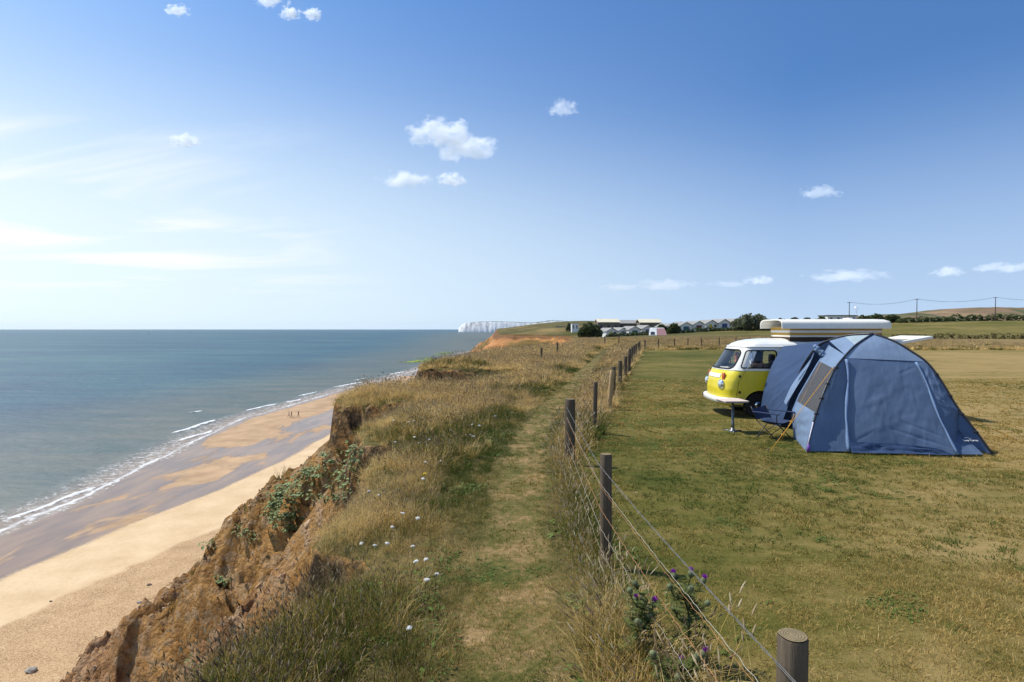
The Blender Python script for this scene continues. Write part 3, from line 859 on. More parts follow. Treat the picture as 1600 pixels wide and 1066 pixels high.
    auto_smooth(mb.build('roof', M['white'], root), 50)
    # glass panes with their rubber seals
    names = {0: 'windscreen', 1: 'door_window', 2: 'door_window'}
    for gi, (sg, poly, what) in enumerate(regions):
        if what != 'glass': continue
        mb, _, _ = emit(lambda r, c, k: k == gi, 'pane', None, None, 0.012)
        g = mb.build(names.get(gi, 'side_window'), M['glass'], root, True)
        loop = []
        for q in poly:
            if sg == 'front':
                w = prm(q.y)[2]; p = front(q.x/w, q.y); p.x -= 0.004
            else:
                p = side(q.x, q.y, -1 if sg == 'near' else 1); p.y *= 1.003
            loop.append(p)
        sb = MB(); sb.tube(loop, 0.017 if sg != 'front' else 0.020, 6, closed=True)
        sb.build('seal', M['rubber'], g, True)
    # belt crease, gutter, arch lips
    gut = MB()
    loop = []
    for c in range(nc):
        p = P(c, 1.735*S)[0]; p.y *= 1.02
        if cols[c][0] == 'front' : p.x -= 0.012
        loop.append(p)
    gut.tube(loop, 0.016, 6, closed=True)
    gut.build('rain_gutter', M['white'], root, True)
    bl = MB(); loop = []
    for c in range(nc):
        p = P(c, 1.165*S)[0]; p.y *= 1.006
        if cols[c][0] == 'front': p.x -= 0.005
        loop.append(p)
    bl.tube(loop, 0.012, 6, closed=True)
    bl.build('belt_moulding', M['white'], root, True)
    for cx in (0.97, 3.36):
        for sgn in (-1, 1):
            ar = MB()
            ar.tube([side(cx + .405*math.cos(a), max(.285, .31 + .405*math.sin(a)), sgn) for a in np.linspace(-0.05, math.pi+0.05, 28)], 0.016, 6)
            ar.build('arch_lip', M['yellow'], root, True)
            wl = MB()   # dark well behind the wheel
            prof = []
            for a in np.linspace(-0.1, math.pi+0.1, 18): prof.append((cx + .40*math.cos(a), .31 + .40*math.sin(a)))
            wl.grid([[(x, sgn*(y), z) for x, z in prof] for y in (.83, .45)])
            wl.add([(cx, sgn*.45, .31)] + [(x, sgn*.45, z) for x, z in prof], [(0, i+1, i+2) for i in range(len(prof)-1)])
            wl.build('wheel_well', M['dark'], root)
    # wheels
    for cx in (0.97, 3.36):
        for sgn in (-1, 1):
            w = empty('wheel'); w.parent = root; w.location = (cx, sgn*0.70, 0.325)
            w.rotation_euler = (R(90)*(1 if sgn < 0 else -1), 0, 0)
            t = MB(); t.lathe([(.19, -.07), (.25, -.085), (.305, -.08), (.325, -.05), (.325, .05), (.305, .08), (.25, .085), (.19, .07)], 36)
            t.build('tyre', M['tyre'], w, True)
            r_ = MB(); r_.lathe([(.195, -.05), (.20, .055), (.18, .06), (.165, .03), (.12, .02), (.11, .055), (.02, .06)], 36)
            auto_smooth(r_.build('rim', M['steel'], w))
            h = MB(); h.lathe([(.095, .055), (.09, .075), (.05, .09), (.005, .093)], 28)
            h.build('hub_cap', M['chrome'], w, True)
    # under floor and inside
    fl = MB(); fl.box((.35, -.80, .30), (4.30, .80, .33))
    fl.build('floor_pan', M['dark'], root)
    inn = MB(); inn.box((1.50, -.10, .34), (1.55, .74, 1.20)); inn.box((2.0, .30, .34), (4.2, .76, 1.05)); inn.box((3.3, -.74, .34), (4.2, .29, .95))
    inn.build('cabinet', M['brown_in'], root)
    ds = MB(); ds.rbox((.33, -.70, .93), (.66, .70, 1.20), .05, 3)
    ds.build('dashboard', M['dark'], root)
    pp_ = MB()
    for (x, y, a) in ((.42, -.45, .3), (.47, -.20, -.4), (.40, .1, .2), (.45, .35, .8)):
        pp_.box((-.09, -.12, 0), (.09, .12, .012), 0, Matrix.Translation((x, y, 1.205)) @ Matrix.Rotation(a, 4, 'Z') @ Matrix.Rotation(-.12, 4, 'Y'))
    pp_.build('papers_on_dash', M['paper'], root)
    sw = MB(); ring = [Vector((0.20*math.cos(a), 0.20*math.sin(a), 0)) for a in np.linspace(0, 2*math.pi, 29)[:-1]]
    MM = Matrix.Translation((.78, .42, 1.16)) @ Matrix.Rotation(R(-28), 4, 'Y')
    sw.tube([MM @ p for p in ring], .013, 8, closed=True)
    sw.tube([MM @ Vector((0, 0, 0)), MM @ Vector((-.02, 0, -.35))], .02, 8); sw.tube([MM @ Vector((0, -.19, 0)), MM @ Vector((0, .19, 0))], .012, 6)
    sw.build('steering_wheel', M['rubber'], root, True)
    for y in (-.42, .42):
        st = MB(); st.rbox((1.00, y-.27, .48), (1.46, y+.27, .80), .08, 3)
        st.rbox((1.34, y-.25, .74), (1.50, y+.25, 1.36), .07, 3, 0, None)
        st.rbox((1.38, y-.14, 1.36), (1.48, y+.14, 1.60), .05, 3)
        st.build('front_seat', M['dark'], root, True)
    # doors: seams, hinges, handles, vent bars, mirrors
    for sgn in (-1, 1):
        dm = MB()
        seam = [(.44, 1.16*S), (.40, .9), (.40, .6), (.43, .36)]
        dm.tube([side(max(x, sxr(z)[0]-.06), z, sgn*1.0) * 1 for x, z in seam], .006, 5)
        dm.build('door_seam', M['rubber'], root)
        dm = MB(); dm.tube([side(1.52, z, sgn) for z in (1.17*S, .9, .72, .60)], .006, 5)
        dm.build('door_seam', M['rubber'], root)
        vb = MB(); vb.tube([side(.79, zs, sgn*1.0), side(.79, zt, sgn*1.0)], .014, 6)
        vb.build('vent_bar', M['chrome'], root, True)
        for z in (1.06, .66):
            hb = MB(); p = side(.47, z, sgn*1.01); hb.rbox(p - Vector((.025, .02, .03)), p + Vector((.025, .02, .03)), .01)
            hb.build('door_hinge', M['rubber'], root)
        hd = MB(); p = side(1.38, 1.10, sgn*1.02); hd.rbox(p - Vector((.08, .02, .015)), p + Vector((.08, .02, .015)), .012)
        hd.build('door_handle', M['chrome'], root, True)
        mr = MB(); a = side(.62, 1.22*S, sgn); b = a + Vector((.05, sgn*.16, .10))
        mr.tube([a, a + Vector((.01, sgn*.12, 0)), b], .009, 6)
        mr.rbox(b + Vector((-.015, -.055, -.07)), b + Vector((.02, .055, .11)), .015, 2)
        mr.build('wing_mirror', M['chrome'], root, True)
    for sgn in (-1, 1):
        pl = MB(); pl.tube([side(1.60, 1.02, 1.01*sgn), side(4.25, 1.02, 1.01*sgn)], .010, 5)
        pl.build('side_rail', M['chrome'], root)
    # nose: lamps, grille, bumper, wipers, plate
    for sgn in (-1, 1):
        y = sgn*.58; z = .84
        p = front(y/prm(z)[2], z)
        nrm = Vector((-1, sgn*.22, 0.0)).normalized()
        MM = Matrix.Translation(p + Vector((0.02, 0, 0))) @ nrm.to_track_quat('Z', 'Y').to_matrix().to_4x4()
        hl = MB(); hl.lathe([(.118, -.02), (.122, .03), (.112, .055), (.100, .055)], 30, 0, MM)
        h = hl.build('headlight', M['chrome'], root, True)
        ln = MB(); ln.lathe([(.10, .045), (.085, .07), (.05, .088), (.005, .093)], 28, 0, MM)
        ln.build('lens', simple('lamp_lens', (.62, .66, .70), .06, .8, .4), h, True)
        z = 1.045; yy = sgn*.60; p = front(yy/prm(z)[2], z)
        MM = Matrix.Translation(p) @ nrm.to_track_quat('Z', 'Y').to_matrix().to_4x4()
        ind = MB(); bmr = 'indicator'
        ind.rbox((-.055, -.09, -.01), (.055, .09, .035), .015, 2, 0, MM @ Matrix.Rotation(0, 4, 'Z'))
        ind.build('indicator_lamp', M['orange_lens'], root, True)
        wp = MB(); p = front(sgn*.28/prm(1.15)[2] - .1, 1.185*S); p.x -= .02
        wp.tube([p, p + Vector((-.015, -.02, .02)), p + Vector((.02, .26, .05)), p + Vector((.04, .42, .055))], .008, 5)
        wp.build('wiper', M['rubber'], root)
    gr = MB()
    rows = []
    for z in np.linspace(1.00, 1.10, 6):
        rows.append([front(t, z) - Vector((.012 + .006*(int(z*100) % 2), 0, 0)) for t in np.linspace(-.56, .56, 25)])
    gr.grid(rows)
    gr.build('air_grille', M['white'], root, True)
    bp = MB()
    for k, (off, z0, z1) in enumerate([(0, .38, .515)]):
        prof = [(-.08, z0), (-.10, z0+.02), (-.105, (z0+z1)/2), (-.10, z1-.02), (-.08, z1), (-.03, z1+.003), (.0, z1-.01), (.0, z0+.01)]
        rws = []
        for (dx, z) in prof + prof[:1]:
            row = []
            for a in np.linspace(-1, 1, 41):
                t = max(-1.0, min(1.0, a))
                pt = front(math.copysign(min(1, abs(t))**0.9, t), .48)
                wsc = 1 + (-dx)*1.0/0.86
                row.append(Vector((pt.x + dx*(1 - 0.55*abs(t)**6), pt.y*wsc, z)))
            rws.append(row)
        bp.grid(rws)
    b = bp.build('front_bumper', M['white'], root, True)
    bs = MB(); bs.rbox((.0, -.78, .40), (.25, .78, .46), .02); bs.build('bumper_bracket', M['dark'], root)
    rbm = MB(); rbm.rbox((4.47, -.84, .38), (4.56, .84, .54), .04, 3); rbm.build('rear_bumper', M['white'], root, True)
    for sgn in (-1, 1):
        tl = MB(); tl.rbox((4.40, sgn*.74-.06, .72), (4.475, sgn*.74+.06, 1.02), .03, 3); tl.build('tail_light', M['orange_lens'], root, True)
    # raised tailgate
    th_ = empty('tailgate'); th_.parent = root; th_.location = (4.27, 0, 1.70*S + .10); th_.rotation_euler = (0, R(-10), 0)
    tg = MB(); fr = .15
    W2, Ln = .70, 1.04
    def ring_panel(mb, z0, z1):
        o = [(0, -W2), (Ln, -W2+.05), (Ln, W2-.05), (0, W2)]
        i = [(.10, -W2+.14), (.62, -W2+.16), (.62, W2-.16), (.10, W2-.14)]
        v = [(x, y, z0) for x, y in o] + [(x, y, z0) for x, y in i] + [(x, y, z1) for x, y in o] + [(x, y, z1) for x, y in i]
        f = []
        for k in range(4):
            k2 = (k+1) % 4
            f += [(k, k2, 4+k2, 4+k), (8+k, 12+k, 12+k2, 8+k2), (k, 8+k, 8+k2, k2), (4+k, 4+k2, 12+k2, 12+k)]
        mb.add(v, f)
    ring_panel(tg, -.03, .03)
    tg.build('tailgate_panel', M['cream'], th_)
    tw = MB(); tw.box((.10, -W2+.14, -.008), (.62, W2-.14, .008)); tw.build('rear_window', glass_mat('rear_glass', (.28, .32, .38)), th_)
    for sgn in (-1, 1):
        ss = MB(); ss.tube([(4.30, sgn*.62, 1.35), (4.62, sgn*.60, 1.84)], .011, 6); ss.build('tailgate_strut', M['steel'], root)
    # pop-up roof: striped canvas walls under a hood with an open round front
    PZ = 2.02
    n = NT('striped_canvas')
    pz = n.new('ShaderNodeSeparateXYZ'); n.link(n.coord('Object'), pz.inputs[0])
    fac = n.mrange(pz.outputs[2], 1.89, 2.30, 0, 1, False)
    stripes = n.ramp(fac, [(0, (.05,.035,.025)), (.36, (.42,.27,.16)), (.385, (.72,.70,.64)), (.47, (.50,.29,.07)), (.64, (.72,.70,.64)), (.78, (.50,.29,.07)), (.99, (.72,.70,.64))], 'CONSTANT')
    n.base(stripes, .85, .15, 0, n.bump(n.noise(n.mapping(n.coord('Object'), (1.2, 1.2, 9)), 2.2, 3), .5, .05))
    sc = MB()
    hw, x0, x1 = .60, 1.80, 4.08
    ringp = []
    for z in np.linspace(1.88, 2.30, 14):
        k = 1 + .012*math.sin((z-1.9)*42)
        row = []
        prm_ = [(x0, -hw), (x1, -hw), (x1, hw), (x0, hw), (x0, -hw)]
        for a, b2 in zip(prm_[:-1], prm_[1:]):
            for t in np.linspace(0, 1, 26)[:-1]:
                x = a[0] + (b2[0]-a[0])*t; y = a[1] + (b2[1]-a[1])*t
                wv = .008*math.sin(x*9 + z*25) * (1 if abs(y) > hw-.01 else 0)
                row.append((x, y*k + wv, z))
        row.append(row[0]); ringp.append(row)
    sc.grid(ringp)
    sc.build('canvas_wall', n.mat, root, True)
    hood = MB()
    prof = []
    Wd, Hh = .72, .245
    for a in np.linspace(0, math.pi, 27):
        c_ = math.cos(a); s_ = math.sin(a)
        prof.append((Wd*math.copysign(abs(c_)**0.42, c_), Hh*abs(s_)**0.42))
    def hood_rows(th, zo):
        rows = []
        for x, k, dz in ((1.56, 1.0, 0), (1.60, 1.0, 0), (2.0, 1.0, 0), (3.0, 1.0, 0), (4.02, 1.0, 0), (4.16, .985, -.012), (4.24, .95, -.05), (4.275, .90, -.10), (4.28, .86, -.17)):
            rows.append([(x, y*k*(1-th/Wd), zo + max(0.0, min(z, Hh + dz)) - (th if z > .05 else 0)) for y, z in prof])
        return rows
    ro = hood_rows(0, 2.255); ri = hood_rows(.03, 2.255)
    hood.grid(ro); hood.grid([r[::-1] for r in ri])
    k = len(prof)
    for i in range(k-1):      # front lip
        hood.add([ro[0][i], ro[0][i+1], ri[0][i+1], ri[0][i]], [(0, 1, 2, 3)])
    for i in range(len(ro)-1):
        for e in (0, k-1): hood.add([ro[i][e], ro[i+1][e], ri[i+1][e], ri[i][e]], [(0, 1, 2, 3)])
    hood.add(ro[-1], [tuple(range(k))])
    auto_smooth(hood.build('pop_top_hood', M['cream'], root), 50)
    vt = MB(); vt.lathe([(.13, 0), (.13, .02), (.11, .045), (.03, .055)], 20, 0, Matrix.Translation((3.55, 0, 2.485))); vt.build('roof_vent', M['cream'], root, True)
    hang = MB(); rg_ = random.Random(4)
    for k in range(60):
        z = 1.22 + .42*k/60; rr = .055 + .02*math.sin(k*.3)
        a = rg_.uniform(0, 6.28); hang.blob((.62 + rr*.6*math.cos(a), -.25 + rr*.6*math.sin(a), z), (.035, .035, .03), 0, 1, k, .2)
    o = hang.build('garland', M['garland'], None, True)
    o.location = root.location; o.rotation_euler = root.rotation_euler
    tag(o, 'orange flower garland hanging behind the windscreen of the yellow camper van', 'garland')
    return root, RZ
VAN, VAN_RZ = build_van()
# ---------------------------------------------------------------- awning tent
def fabric(name, c, trans=0.25, rough=0.7, wr=0.5, scale=3.0):
    n = NT(name)
    co = n.coord('Object')
    k = n.noise(co, 2.2, 4)
    colr = n.ramp(k, [(0.3, tuple(q*0.90 for q in c)), (0.7, tuple(q*1.08 for q in c))])
    w1 = n.noise(n.mapping(co, (0.7, 0.7, 1.6), (0, 0, 0), (0.3, 0.5, 0.4)), scale*0.7, 2, 0.45, 0.6)
    w2 = n.noise(n.mapping(co, (4.5, 4.5, 0.9), (0, 0, 0), (0, 0.35, 0)), scale*0.5, 2, 0.35, 0.8)
    b = n.bump(n.math('ADD', n.math('MULTIPLY', w1, 0.6), w2), wr*0.45, 0.06)
    d = n.p
    n.base(colr, rough, 0.25, 0, b)
    t = n.new('ShaderNodeBsdfTranslucent'); n.link(colr, t.inputs[0]); n.link(b, t.inputs['Normal'])
    mx = n.new('ShaderNodeMixShader'); mx.inputs[0].default_value = trans
    n.link(d.outputs[0], mx.inputs[1]); n.link(t.outputs[0], mx.inputs[2]); n.link(mx.outputs[0], n.out.inputs[0])
    return n.mat
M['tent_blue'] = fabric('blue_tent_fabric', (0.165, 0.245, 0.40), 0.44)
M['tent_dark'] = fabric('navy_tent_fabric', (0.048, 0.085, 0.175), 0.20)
M['tent_lav_sunlit'] = fabric('lavender_and_sunlit_tent_fabric', (0.30, 0.41, 0.59), 0.48)  # lavender panels, and the blue fabric with sunlight painted in for the canopy
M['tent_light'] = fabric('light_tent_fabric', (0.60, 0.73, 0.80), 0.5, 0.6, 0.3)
M['piping'] = simple('pale_piping', (0.15, 0.23, 0.38), 0.7)
M['pole'] = simple('black_pole', (0.022, 0.022, 0.026), 0.4, 0.4)
M['pole_bare'] = simple('white_pole', (0.62, 0.60, 0.70), 0.35, 0.5)
M['clip_purple'] = simple('purple_clip', (0.16, 0.05, 0.34), 0.5)
M['guy'] = simple('orange_cord', (0.62, 0.30, 0.03), 0.7)
M['logo'] = simple('white_print', (0.75, 0.77, 0.80), 0.7)
def clear_film():
    n = NT('clear_film')
    tr = n.new('ShaderNodeBsdfTransparent'); tr.inputs[0].default_value = (.74, .70, .64, 1)
    d = n.p; n.base((.34, .325, .325), .35, .5)
    mx = n.new('ShaderNodeMixShader'); mx.inputs[0].default_value = 0.24
    n.link(tr.outputs[0], mx.inputs[1]); n.link(d.outputs[0], mx.inputs[2]); n.link(mx.outputs[0], n.out.inputs[0])
    return n.mat
M['film'] = clear_film()

def resample(pts, n):
    pts = [Vector(p) for p in pts]
    L = [0.0]
    for a, b in zip(pts[:-1], pts[1:]): L.append(L[-1] + (b-a).length)
    out = []
    for i in range(n):
        s = L[-1]*i/(n-1); k = 0
        while k < len(pts)-2 and L[k+1] < s: k += 1
        t = (s-L[k])/max(1e-9, L[k+1]-L[k])
        out.append(pts[k].lerp(pts[k+1], min(1, max(0, t))))
    return out
def smooth_curve(pts, n):
    """Catmull-Rom through the points, then even spacing"""
    pts = [Vector(p) for p in pts]; out = []
    for i in range(len(pts)-1):
        p0 = pts[max(0, i-1)]; p1 = pts[i]; p2 = pts[i+1]; p3 = pts[min(len(pts)-1, i+2)]
        for j in range(10):
            t = j/10
            out.append(0.5*((2*p1) + (p2-p0)*t + (2*p0-5*p1+4*p2-p3)*t*t + (3*p1-p0-3*p2+p3)*t**3))
    out.append(pts[-1])
    return resample(out, n)
def patch(c1, c2, n=24, m=24, bulge=0.0, wr=0.012, seed=0, sag=0.0, creases=()):
    a = resample(c1, n); b = resample(c2, n)
    ctr_n = (a[-1]-a[0]).cross(b[n//2]-a[n//2])
    ctr_n = ctr_n.normalized() if ctr_n.length > 1e-9 else Vector((0, -1, 0))
    rows = []
    for i in range(n):
        row = []
        for j in range(m):
            u = i/(n-1); v = j/(m-1)
            p = a[i].lerp(b[i], v)
            env = math.sin(math.pi*u)**0.5*math.sin(math.pi*v)**0.5 if 0 < u < 1 and 0 < v < 1 else 0
            k = bulge*math.sin(math.pi*u)*math.sin(math.pi*v)
            w = float(fbm(u*9 + v*5, v*2.2 - u*3, 3, 100+seed))*1.6 + 0.7*float(vn(u*3.0+7, v*17+u*6, 200+seed))
            for (u0, v0, u1, v1, amp, wd) in creases:
                dx, dy = u1-u0, v1-v0; l2 = dx*dx + dy*dy
                t_ = ((u-u0)*dx + (v-v0)*dy)/l2
                if -.05 < t_ < 1.05:
                    tt_ = min(1, max(0, t_)); dd = math.hypot(u - u0 - dx*tt_, v - v0 - dy*tt_)
                    k += .62*amp*max(0.0, 1 - dd/(wd*1.5))*math.sin(math.pi*min(1, max(0, tt_*.9 + .05)))
            p = p + ctr_n*(k + wr*w*env)
            p.z -= sag*math.sin(math.pi*v)*math.sin(math.pi*u)
            row.append(p)
        rows.append(row)
    return rows

TB = Vector((7.2, 11.6, 0))
def build_tent():
    root = tag(empty('awning_tent', TB), 'large blue dome awning tent pitched against the yellow camper van, guy ropes pegged out', 'tent')
    AP = Vector((7.33, 11.7, 2.135))
    A0 = gp(1262, 706); B0 = gp(1554, 712); C0 = Vector((6.25, 13.3, 0)); D0 = Vector((9.35, 12.95, 0))
    def on_plane(px, py, P0, P1):
        # the point of a vertical plane through P0-P1 seen at this pixel
        r = (px-CX)/F; ax, ay = P0.x, P0.y; dx, dy = P1.x-ax, P1.y-ay
        s = (r*ay - ax)/(dx - r*dy)
        y = ay + dy*s
        return Vector((ax + dx*s, y, max(0, CZ - (py-HY)/F*y)))
    pa = [A0] + [on_plane(x, y, A0, AP) for x, y in ((1276,650),(1290,610),(1304,580),(1318,561),(1338,540))] + [AP]
    pb = [B0] + [on_plane(x, y, B0, AP) for x, y in ((1529,678),(1499,640),(1479,608),(1463,584),(1446,565),(1422,549),(1396,534))] + [AP]
    Cm = [C0, C0.lerp(AP, .10) , C0.lerp(AP, .25), C0.lerp(AP, .40), C0.lerp(AP, .52), C0.lerp(AP, .75), AP]
    for p, z in zip(Cm, (0, .75, 1.40, 1.82, 1.97, 2.10, 2.135)): p.z = z
    Dm = [D0, D0.lerp(AP, .12), D0.lerp(AP, .28), D0.lerp(AP, .45), D0.lerp(AP, .7), AP]
    for p, z in zip(Dm, (0, .7, 1.25, 1.68, 2.0, 2.135)): p.z = z
    A = smooth_curve(pa, 41); B = smooth_curve(pb, 41); Cc = smooth_curve(Cm, 41); Dd = smooth_curve(Dm, 41)
    def nearest(cv, p): return min(range(len(cv)), key=lambda i: (cv[i]-p).length)
    def panel(name, rows, mat, thick=0.0, parent=root):
        mb = MB(); mb.grid(rows)
        return mb.build(name, mat, parent, True, TB)
    up = Vector((0, 0, .015))
    # poles in their sleeves
    for cv in (A, B, Cc, Dd):
        t = MB(); t.tube([p + up for p in cv], 0.020, 8)
        t.build('pole', M['pole'], root, True, TB)
    pl = MB(); pl.tube([A0 + Vector((-.02, -.03, 0)), A[7] + Vector((-.03, -.03, 0))], .011, 8); pl.build('bare_pole', M['pole_bare'], root, True, TB)
    pc = MB(); pc.tube([A0 + Vector((.01, -.035, 0)), A0 + Vector((.03, -.03, .13))], .022, 8); pc.build('pole_foot', M['clip_purple'], root, True, TB)
    for cv, ids in ((A, (9, 13, 17, 22)), (B, (6, 11, 16, 22))):
        for i in ids:
            c_ = MB(); q = cv[i]; c_.rbox(q - Vector((.035, .03, .02)), q + Vector((.035, .03, .02)), .012); c_.build('pole_clip', M['pole'], root, False, TB)
    # front canopy
    ia = nearest(A, on_plane(1318, 561, A0, AP)); ib = nearest(B, on_plane(1446, 565, B0, AP))
    panel('canopy', patch(A[ia:], B[ib:], 22, 28, -.05, .006, 1, .03), M['tent_lav_sunlit'])  # same fabric as the front panel, sunlit tone put into its colour
    TL = A[ia]; TR = B[ib]
    TRs = pd(1430, 566, TR.y + .02)
    BL = gp(1325, 706, .02); BR = gp(1496, 711, .02)
    fr_top = [TL + Vector((0, 0, 0)), TL.lerp(TRs, .5) - Vector((0, 0, .01)), TRs]
    fr_bot = [BL, BL.lerp(BR, .5) + Vector((0, .06, 0)), BR]
    panel('front_panel', patch(fr_top, fr_bot, 84, 84, -.05, .007, 2, 0, [(.40,.74,.98,.93,.020,.014),(.52,.66,1.0,.84,.016,.012),(.66,.17,1.0,.05,.016,.014),(.03,.93,.34,.76,.014,.013),(.05,.42,.035,.9,.012,.014),(.84,.30,.80,.52,.012,.016)]), M['tent_blue'])
    # mud valance along the foot
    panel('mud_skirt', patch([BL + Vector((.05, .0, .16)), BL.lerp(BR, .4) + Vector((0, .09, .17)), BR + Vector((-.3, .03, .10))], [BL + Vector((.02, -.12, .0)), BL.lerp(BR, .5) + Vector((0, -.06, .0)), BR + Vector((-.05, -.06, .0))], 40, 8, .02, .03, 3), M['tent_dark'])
    # piping strips
    for name, p0, p1, w in (('seam_tape', TL + Vector((.03, -.03, -.03)), BL + Vector((0, -.02, 0)), .075), ('seam_tape', TRs + Vector((0, -.03, 0)), BR + Vector((0, -.02, 0)), .05)):
        cv = []
        for i in range(22):
            t = i/21; q = p0.lerp(p1, t); q.x += .025*math.sin(t*7) + .02*float(vn(t*8, 1.5, 7)); q.y -= .012
            cv.append(q)
        mb = MB(); mb.tube(cv, [w*.5*(1 - .45*abs(math.sin(i*.33))) for i in range(22)], 8)
        mb.build(name, M['piping'], root, True, TB)
    # left wing of the front
    panel('wing_panel', patch(A[:ia+1], resample([BL, BL.lerp(TL + Vector((.03, -.01, -.03)), .5) + Vector((-.03, 0, 0)), TL + Vector((.02, -.005, 0))], 20), 60, 40, .03, .010, 4, 0, [(.5,.0,.35,.5,.022,.025),(.5,.0,.43,.5,.022,.02),(.5,.0,.5,.55,.024,.02),(.5,.0,.58,.5,.022,.02),(.5,.0,.66,.4,.02,.025),(.3,.0,.2,.6,.02,.03),(.3,.0,.12,.5,.02,.03),(.75,.0,.8,.5,.016,.02)]), M['tent_blue'])
    # right wing and the pegged-out corner
    i_c = nearest(B, on_plane(1499, 640, B0, AP))
    mid_r = TRs.lerp(BR, .52)
    panel('wing_panel', patch(B[i_c:ib+1], [mid_r, TRs], 50, 34, .03, .010, 5, 0, [(.0,.0,.25,.9,.022,.03),(.0,.0,.12,.9,.022,.03),(.0,.0,.42,.8,.02,.03),(.95,.05,.6,.9,.016,.03),(.5,.0,.5,.8,.015,.03)]), M['tent_blue'])
    CP = gp(1540, 711, .015); knee = pd(1500, 672, 10.75)
    panel('wing_panel', patch([mid_r, BR], [B[i_c], knee], 18, 14, .02, .016, 6), M['tent_blue'])
    corner = patch([knee, CP.lerp(knee, .45) + Vector((0, .02, .0)), CP], [mid_r.lerp(BR, .55), BR.lerp(mid_r, .2), BR], 18, 14, .015, .010, 7)
    co = panel('corner_flap', corner, M['tent_blue'])
    # the maker's print on the corner
    cu = bpy.data.curves.new('logo_text', 'FONT'); cu.body = 'Easy Camp'; cu.size = .064; cu.extrude = .001; cu.align_x = 'CENTER'; cu.align_y = 'CENTER'
    tmp = bpy.data.objects.new('logo_curve', cu); COL.objects.link(tmp)
    tme = bpy.data.meshes.new_from_object(tmp.evaluated_get(bpy.context.evaluated_depsgraph_get())); bpy.data.objects.remove(tmp)
    to = bpy.data.objects.new('logo_text', tme); COL.objects.link(to); to.parent = co
    tme.materials.clear(); tme.materials.append(M['logo'])
    q = pd(1517, 692, 10.33); pn = pd(1517, 692, 10.42)
    nrm = (corner[0][0]-corner[-1][0]).cross(corner[-1][-1]-corner[-1][0]).normalized()
    if nrm.y > 0: nrm = -nrm
    xd = (corner[-1][0]-corner[-1][-1]).normalized()
    if xd.x < 0: xd = -xd
    yd = nrm.cross(xd).normalized(); xd = yd.cross(nrm).normalized()
    p0 = corner[-1][0]; ray = (q - Vector((0, 0, CZ))).normalized()
    tt = (p0 - Vector((0, 0, CZ))).dot(nrm)/ray.dot(nrm)
    hit = Vector((0, 0, CZ)) + ray*tt + nrm*.05
    RM = Matrix((xd, yd, nrm)).transposed().to_4x4()
    to.matrix_local = Matrix.Translation(hit - TB) @ RM
    lg = MB()
    for seg in ([(-.075, .05), (-.045, .075), (-.022, .064), (-.008, .08), (.015, .056)], [(.005, .052), (.038, .042), (.045, .056)]):
        lg.tube([hit - TB + xd*a + yd*b for a, b in seg], .006, 6)
    lo = lg.build('logo_mark', M['logo'], co)
    # left side: clear window between pole and door edge
    Rr = [gp(1243, 686), pd(1240, 642, 11.9), pd(1250, 618, 11.97), pd(1263, 595, 12.05), pd(1278, 569, 12.2), pd(1291, 549, 12.35), pd(1296, 540, 12.4)]
    ja = nearest(A, on_plane(1322, 556, A0, AP))
    Rc = resample(Rr, 60); Ac = resample(A[:ja+1], 60)
    def side_part(name, t0, t1, mat, wr, seed):
        i0, i1 = int(t0*59), int(t1*59)
        return panel(name, patch(Ac[i0:i1+1], Rc[i0:i1+1], 18, 18, .0, wr, seed), mat)
    side_part('side_panel', 0, .34, M['tent_lav_sunlit'], .02, 8)
    side_part('clear_window', .34, .80, M['film'], .004, 9)
    side_part('side_panel', .80, 1.0, M['tent_lav_sunlit'], .008, 10)
    for k, (cv, off) in enumerate(((Rc, 0),)):
        mb = MB(); mb.tube(cv, .017, 8); mb.build('door_edge', M['piping'], root, True, TB)
    # roof, left: lavender then a light translucent panel
    Ar = A[ja:]; Cr = Cc[nearest(Cc, Rc[-1]):]
    n_ = 30
    a_ = resample(Ar, n_); c_ = resample(Cr, n_)
    panel('roof_panel', patch(a_[:12], c_[:12], 14, 18, -.03, .004, 11), M['tent_lav_sunlit'])
    panel('skylight_panel', patch(a_[11:], c_[11:], 14, 18, -.02, .003, 12), M['tent_light'])
    # right side, back
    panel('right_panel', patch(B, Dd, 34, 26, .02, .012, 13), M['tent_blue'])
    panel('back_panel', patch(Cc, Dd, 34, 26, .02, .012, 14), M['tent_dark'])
    # tunnel to the van
    tl = [pd(1224, 541, 14.28), pd(1250, 541, 13.6), pd(1283, 541, 12.75)]
    lb = smooth_curve([pd(1224, 541, 14.28), pd(1206, 572, 14.2), pd(1194, 612, 14.1), gp(1187, 656)], 30)
    rbn = smooth_curve([pd(1283, 541, 12.75), pd(1266, 568, 12.7), pd(1243, 606, 12.65), pd(1229, 645, 12.75), gp(1220, 668)], 30)
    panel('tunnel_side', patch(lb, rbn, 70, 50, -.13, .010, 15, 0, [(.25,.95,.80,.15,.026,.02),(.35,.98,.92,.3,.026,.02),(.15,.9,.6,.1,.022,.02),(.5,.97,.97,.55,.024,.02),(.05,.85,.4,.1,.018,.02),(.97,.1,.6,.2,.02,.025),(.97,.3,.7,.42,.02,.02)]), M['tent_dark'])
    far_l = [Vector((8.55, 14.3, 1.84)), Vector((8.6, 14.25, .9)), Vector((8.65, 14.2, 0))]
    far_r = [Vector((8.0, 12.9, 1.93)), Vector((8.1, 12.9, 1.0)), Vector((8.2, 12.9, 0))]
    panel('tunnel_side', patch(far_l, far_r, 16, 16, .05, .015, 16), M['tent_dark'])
    panel('tunnel_roof', patch([tl[0], Vector((7.7, 14.33, 1.90)), far_l[0]], [tl[2], Vector((7.3, 12.65, 2.02)), far_r[0]], 20, 16, -.03, .010, 17), M['tent_dark'])
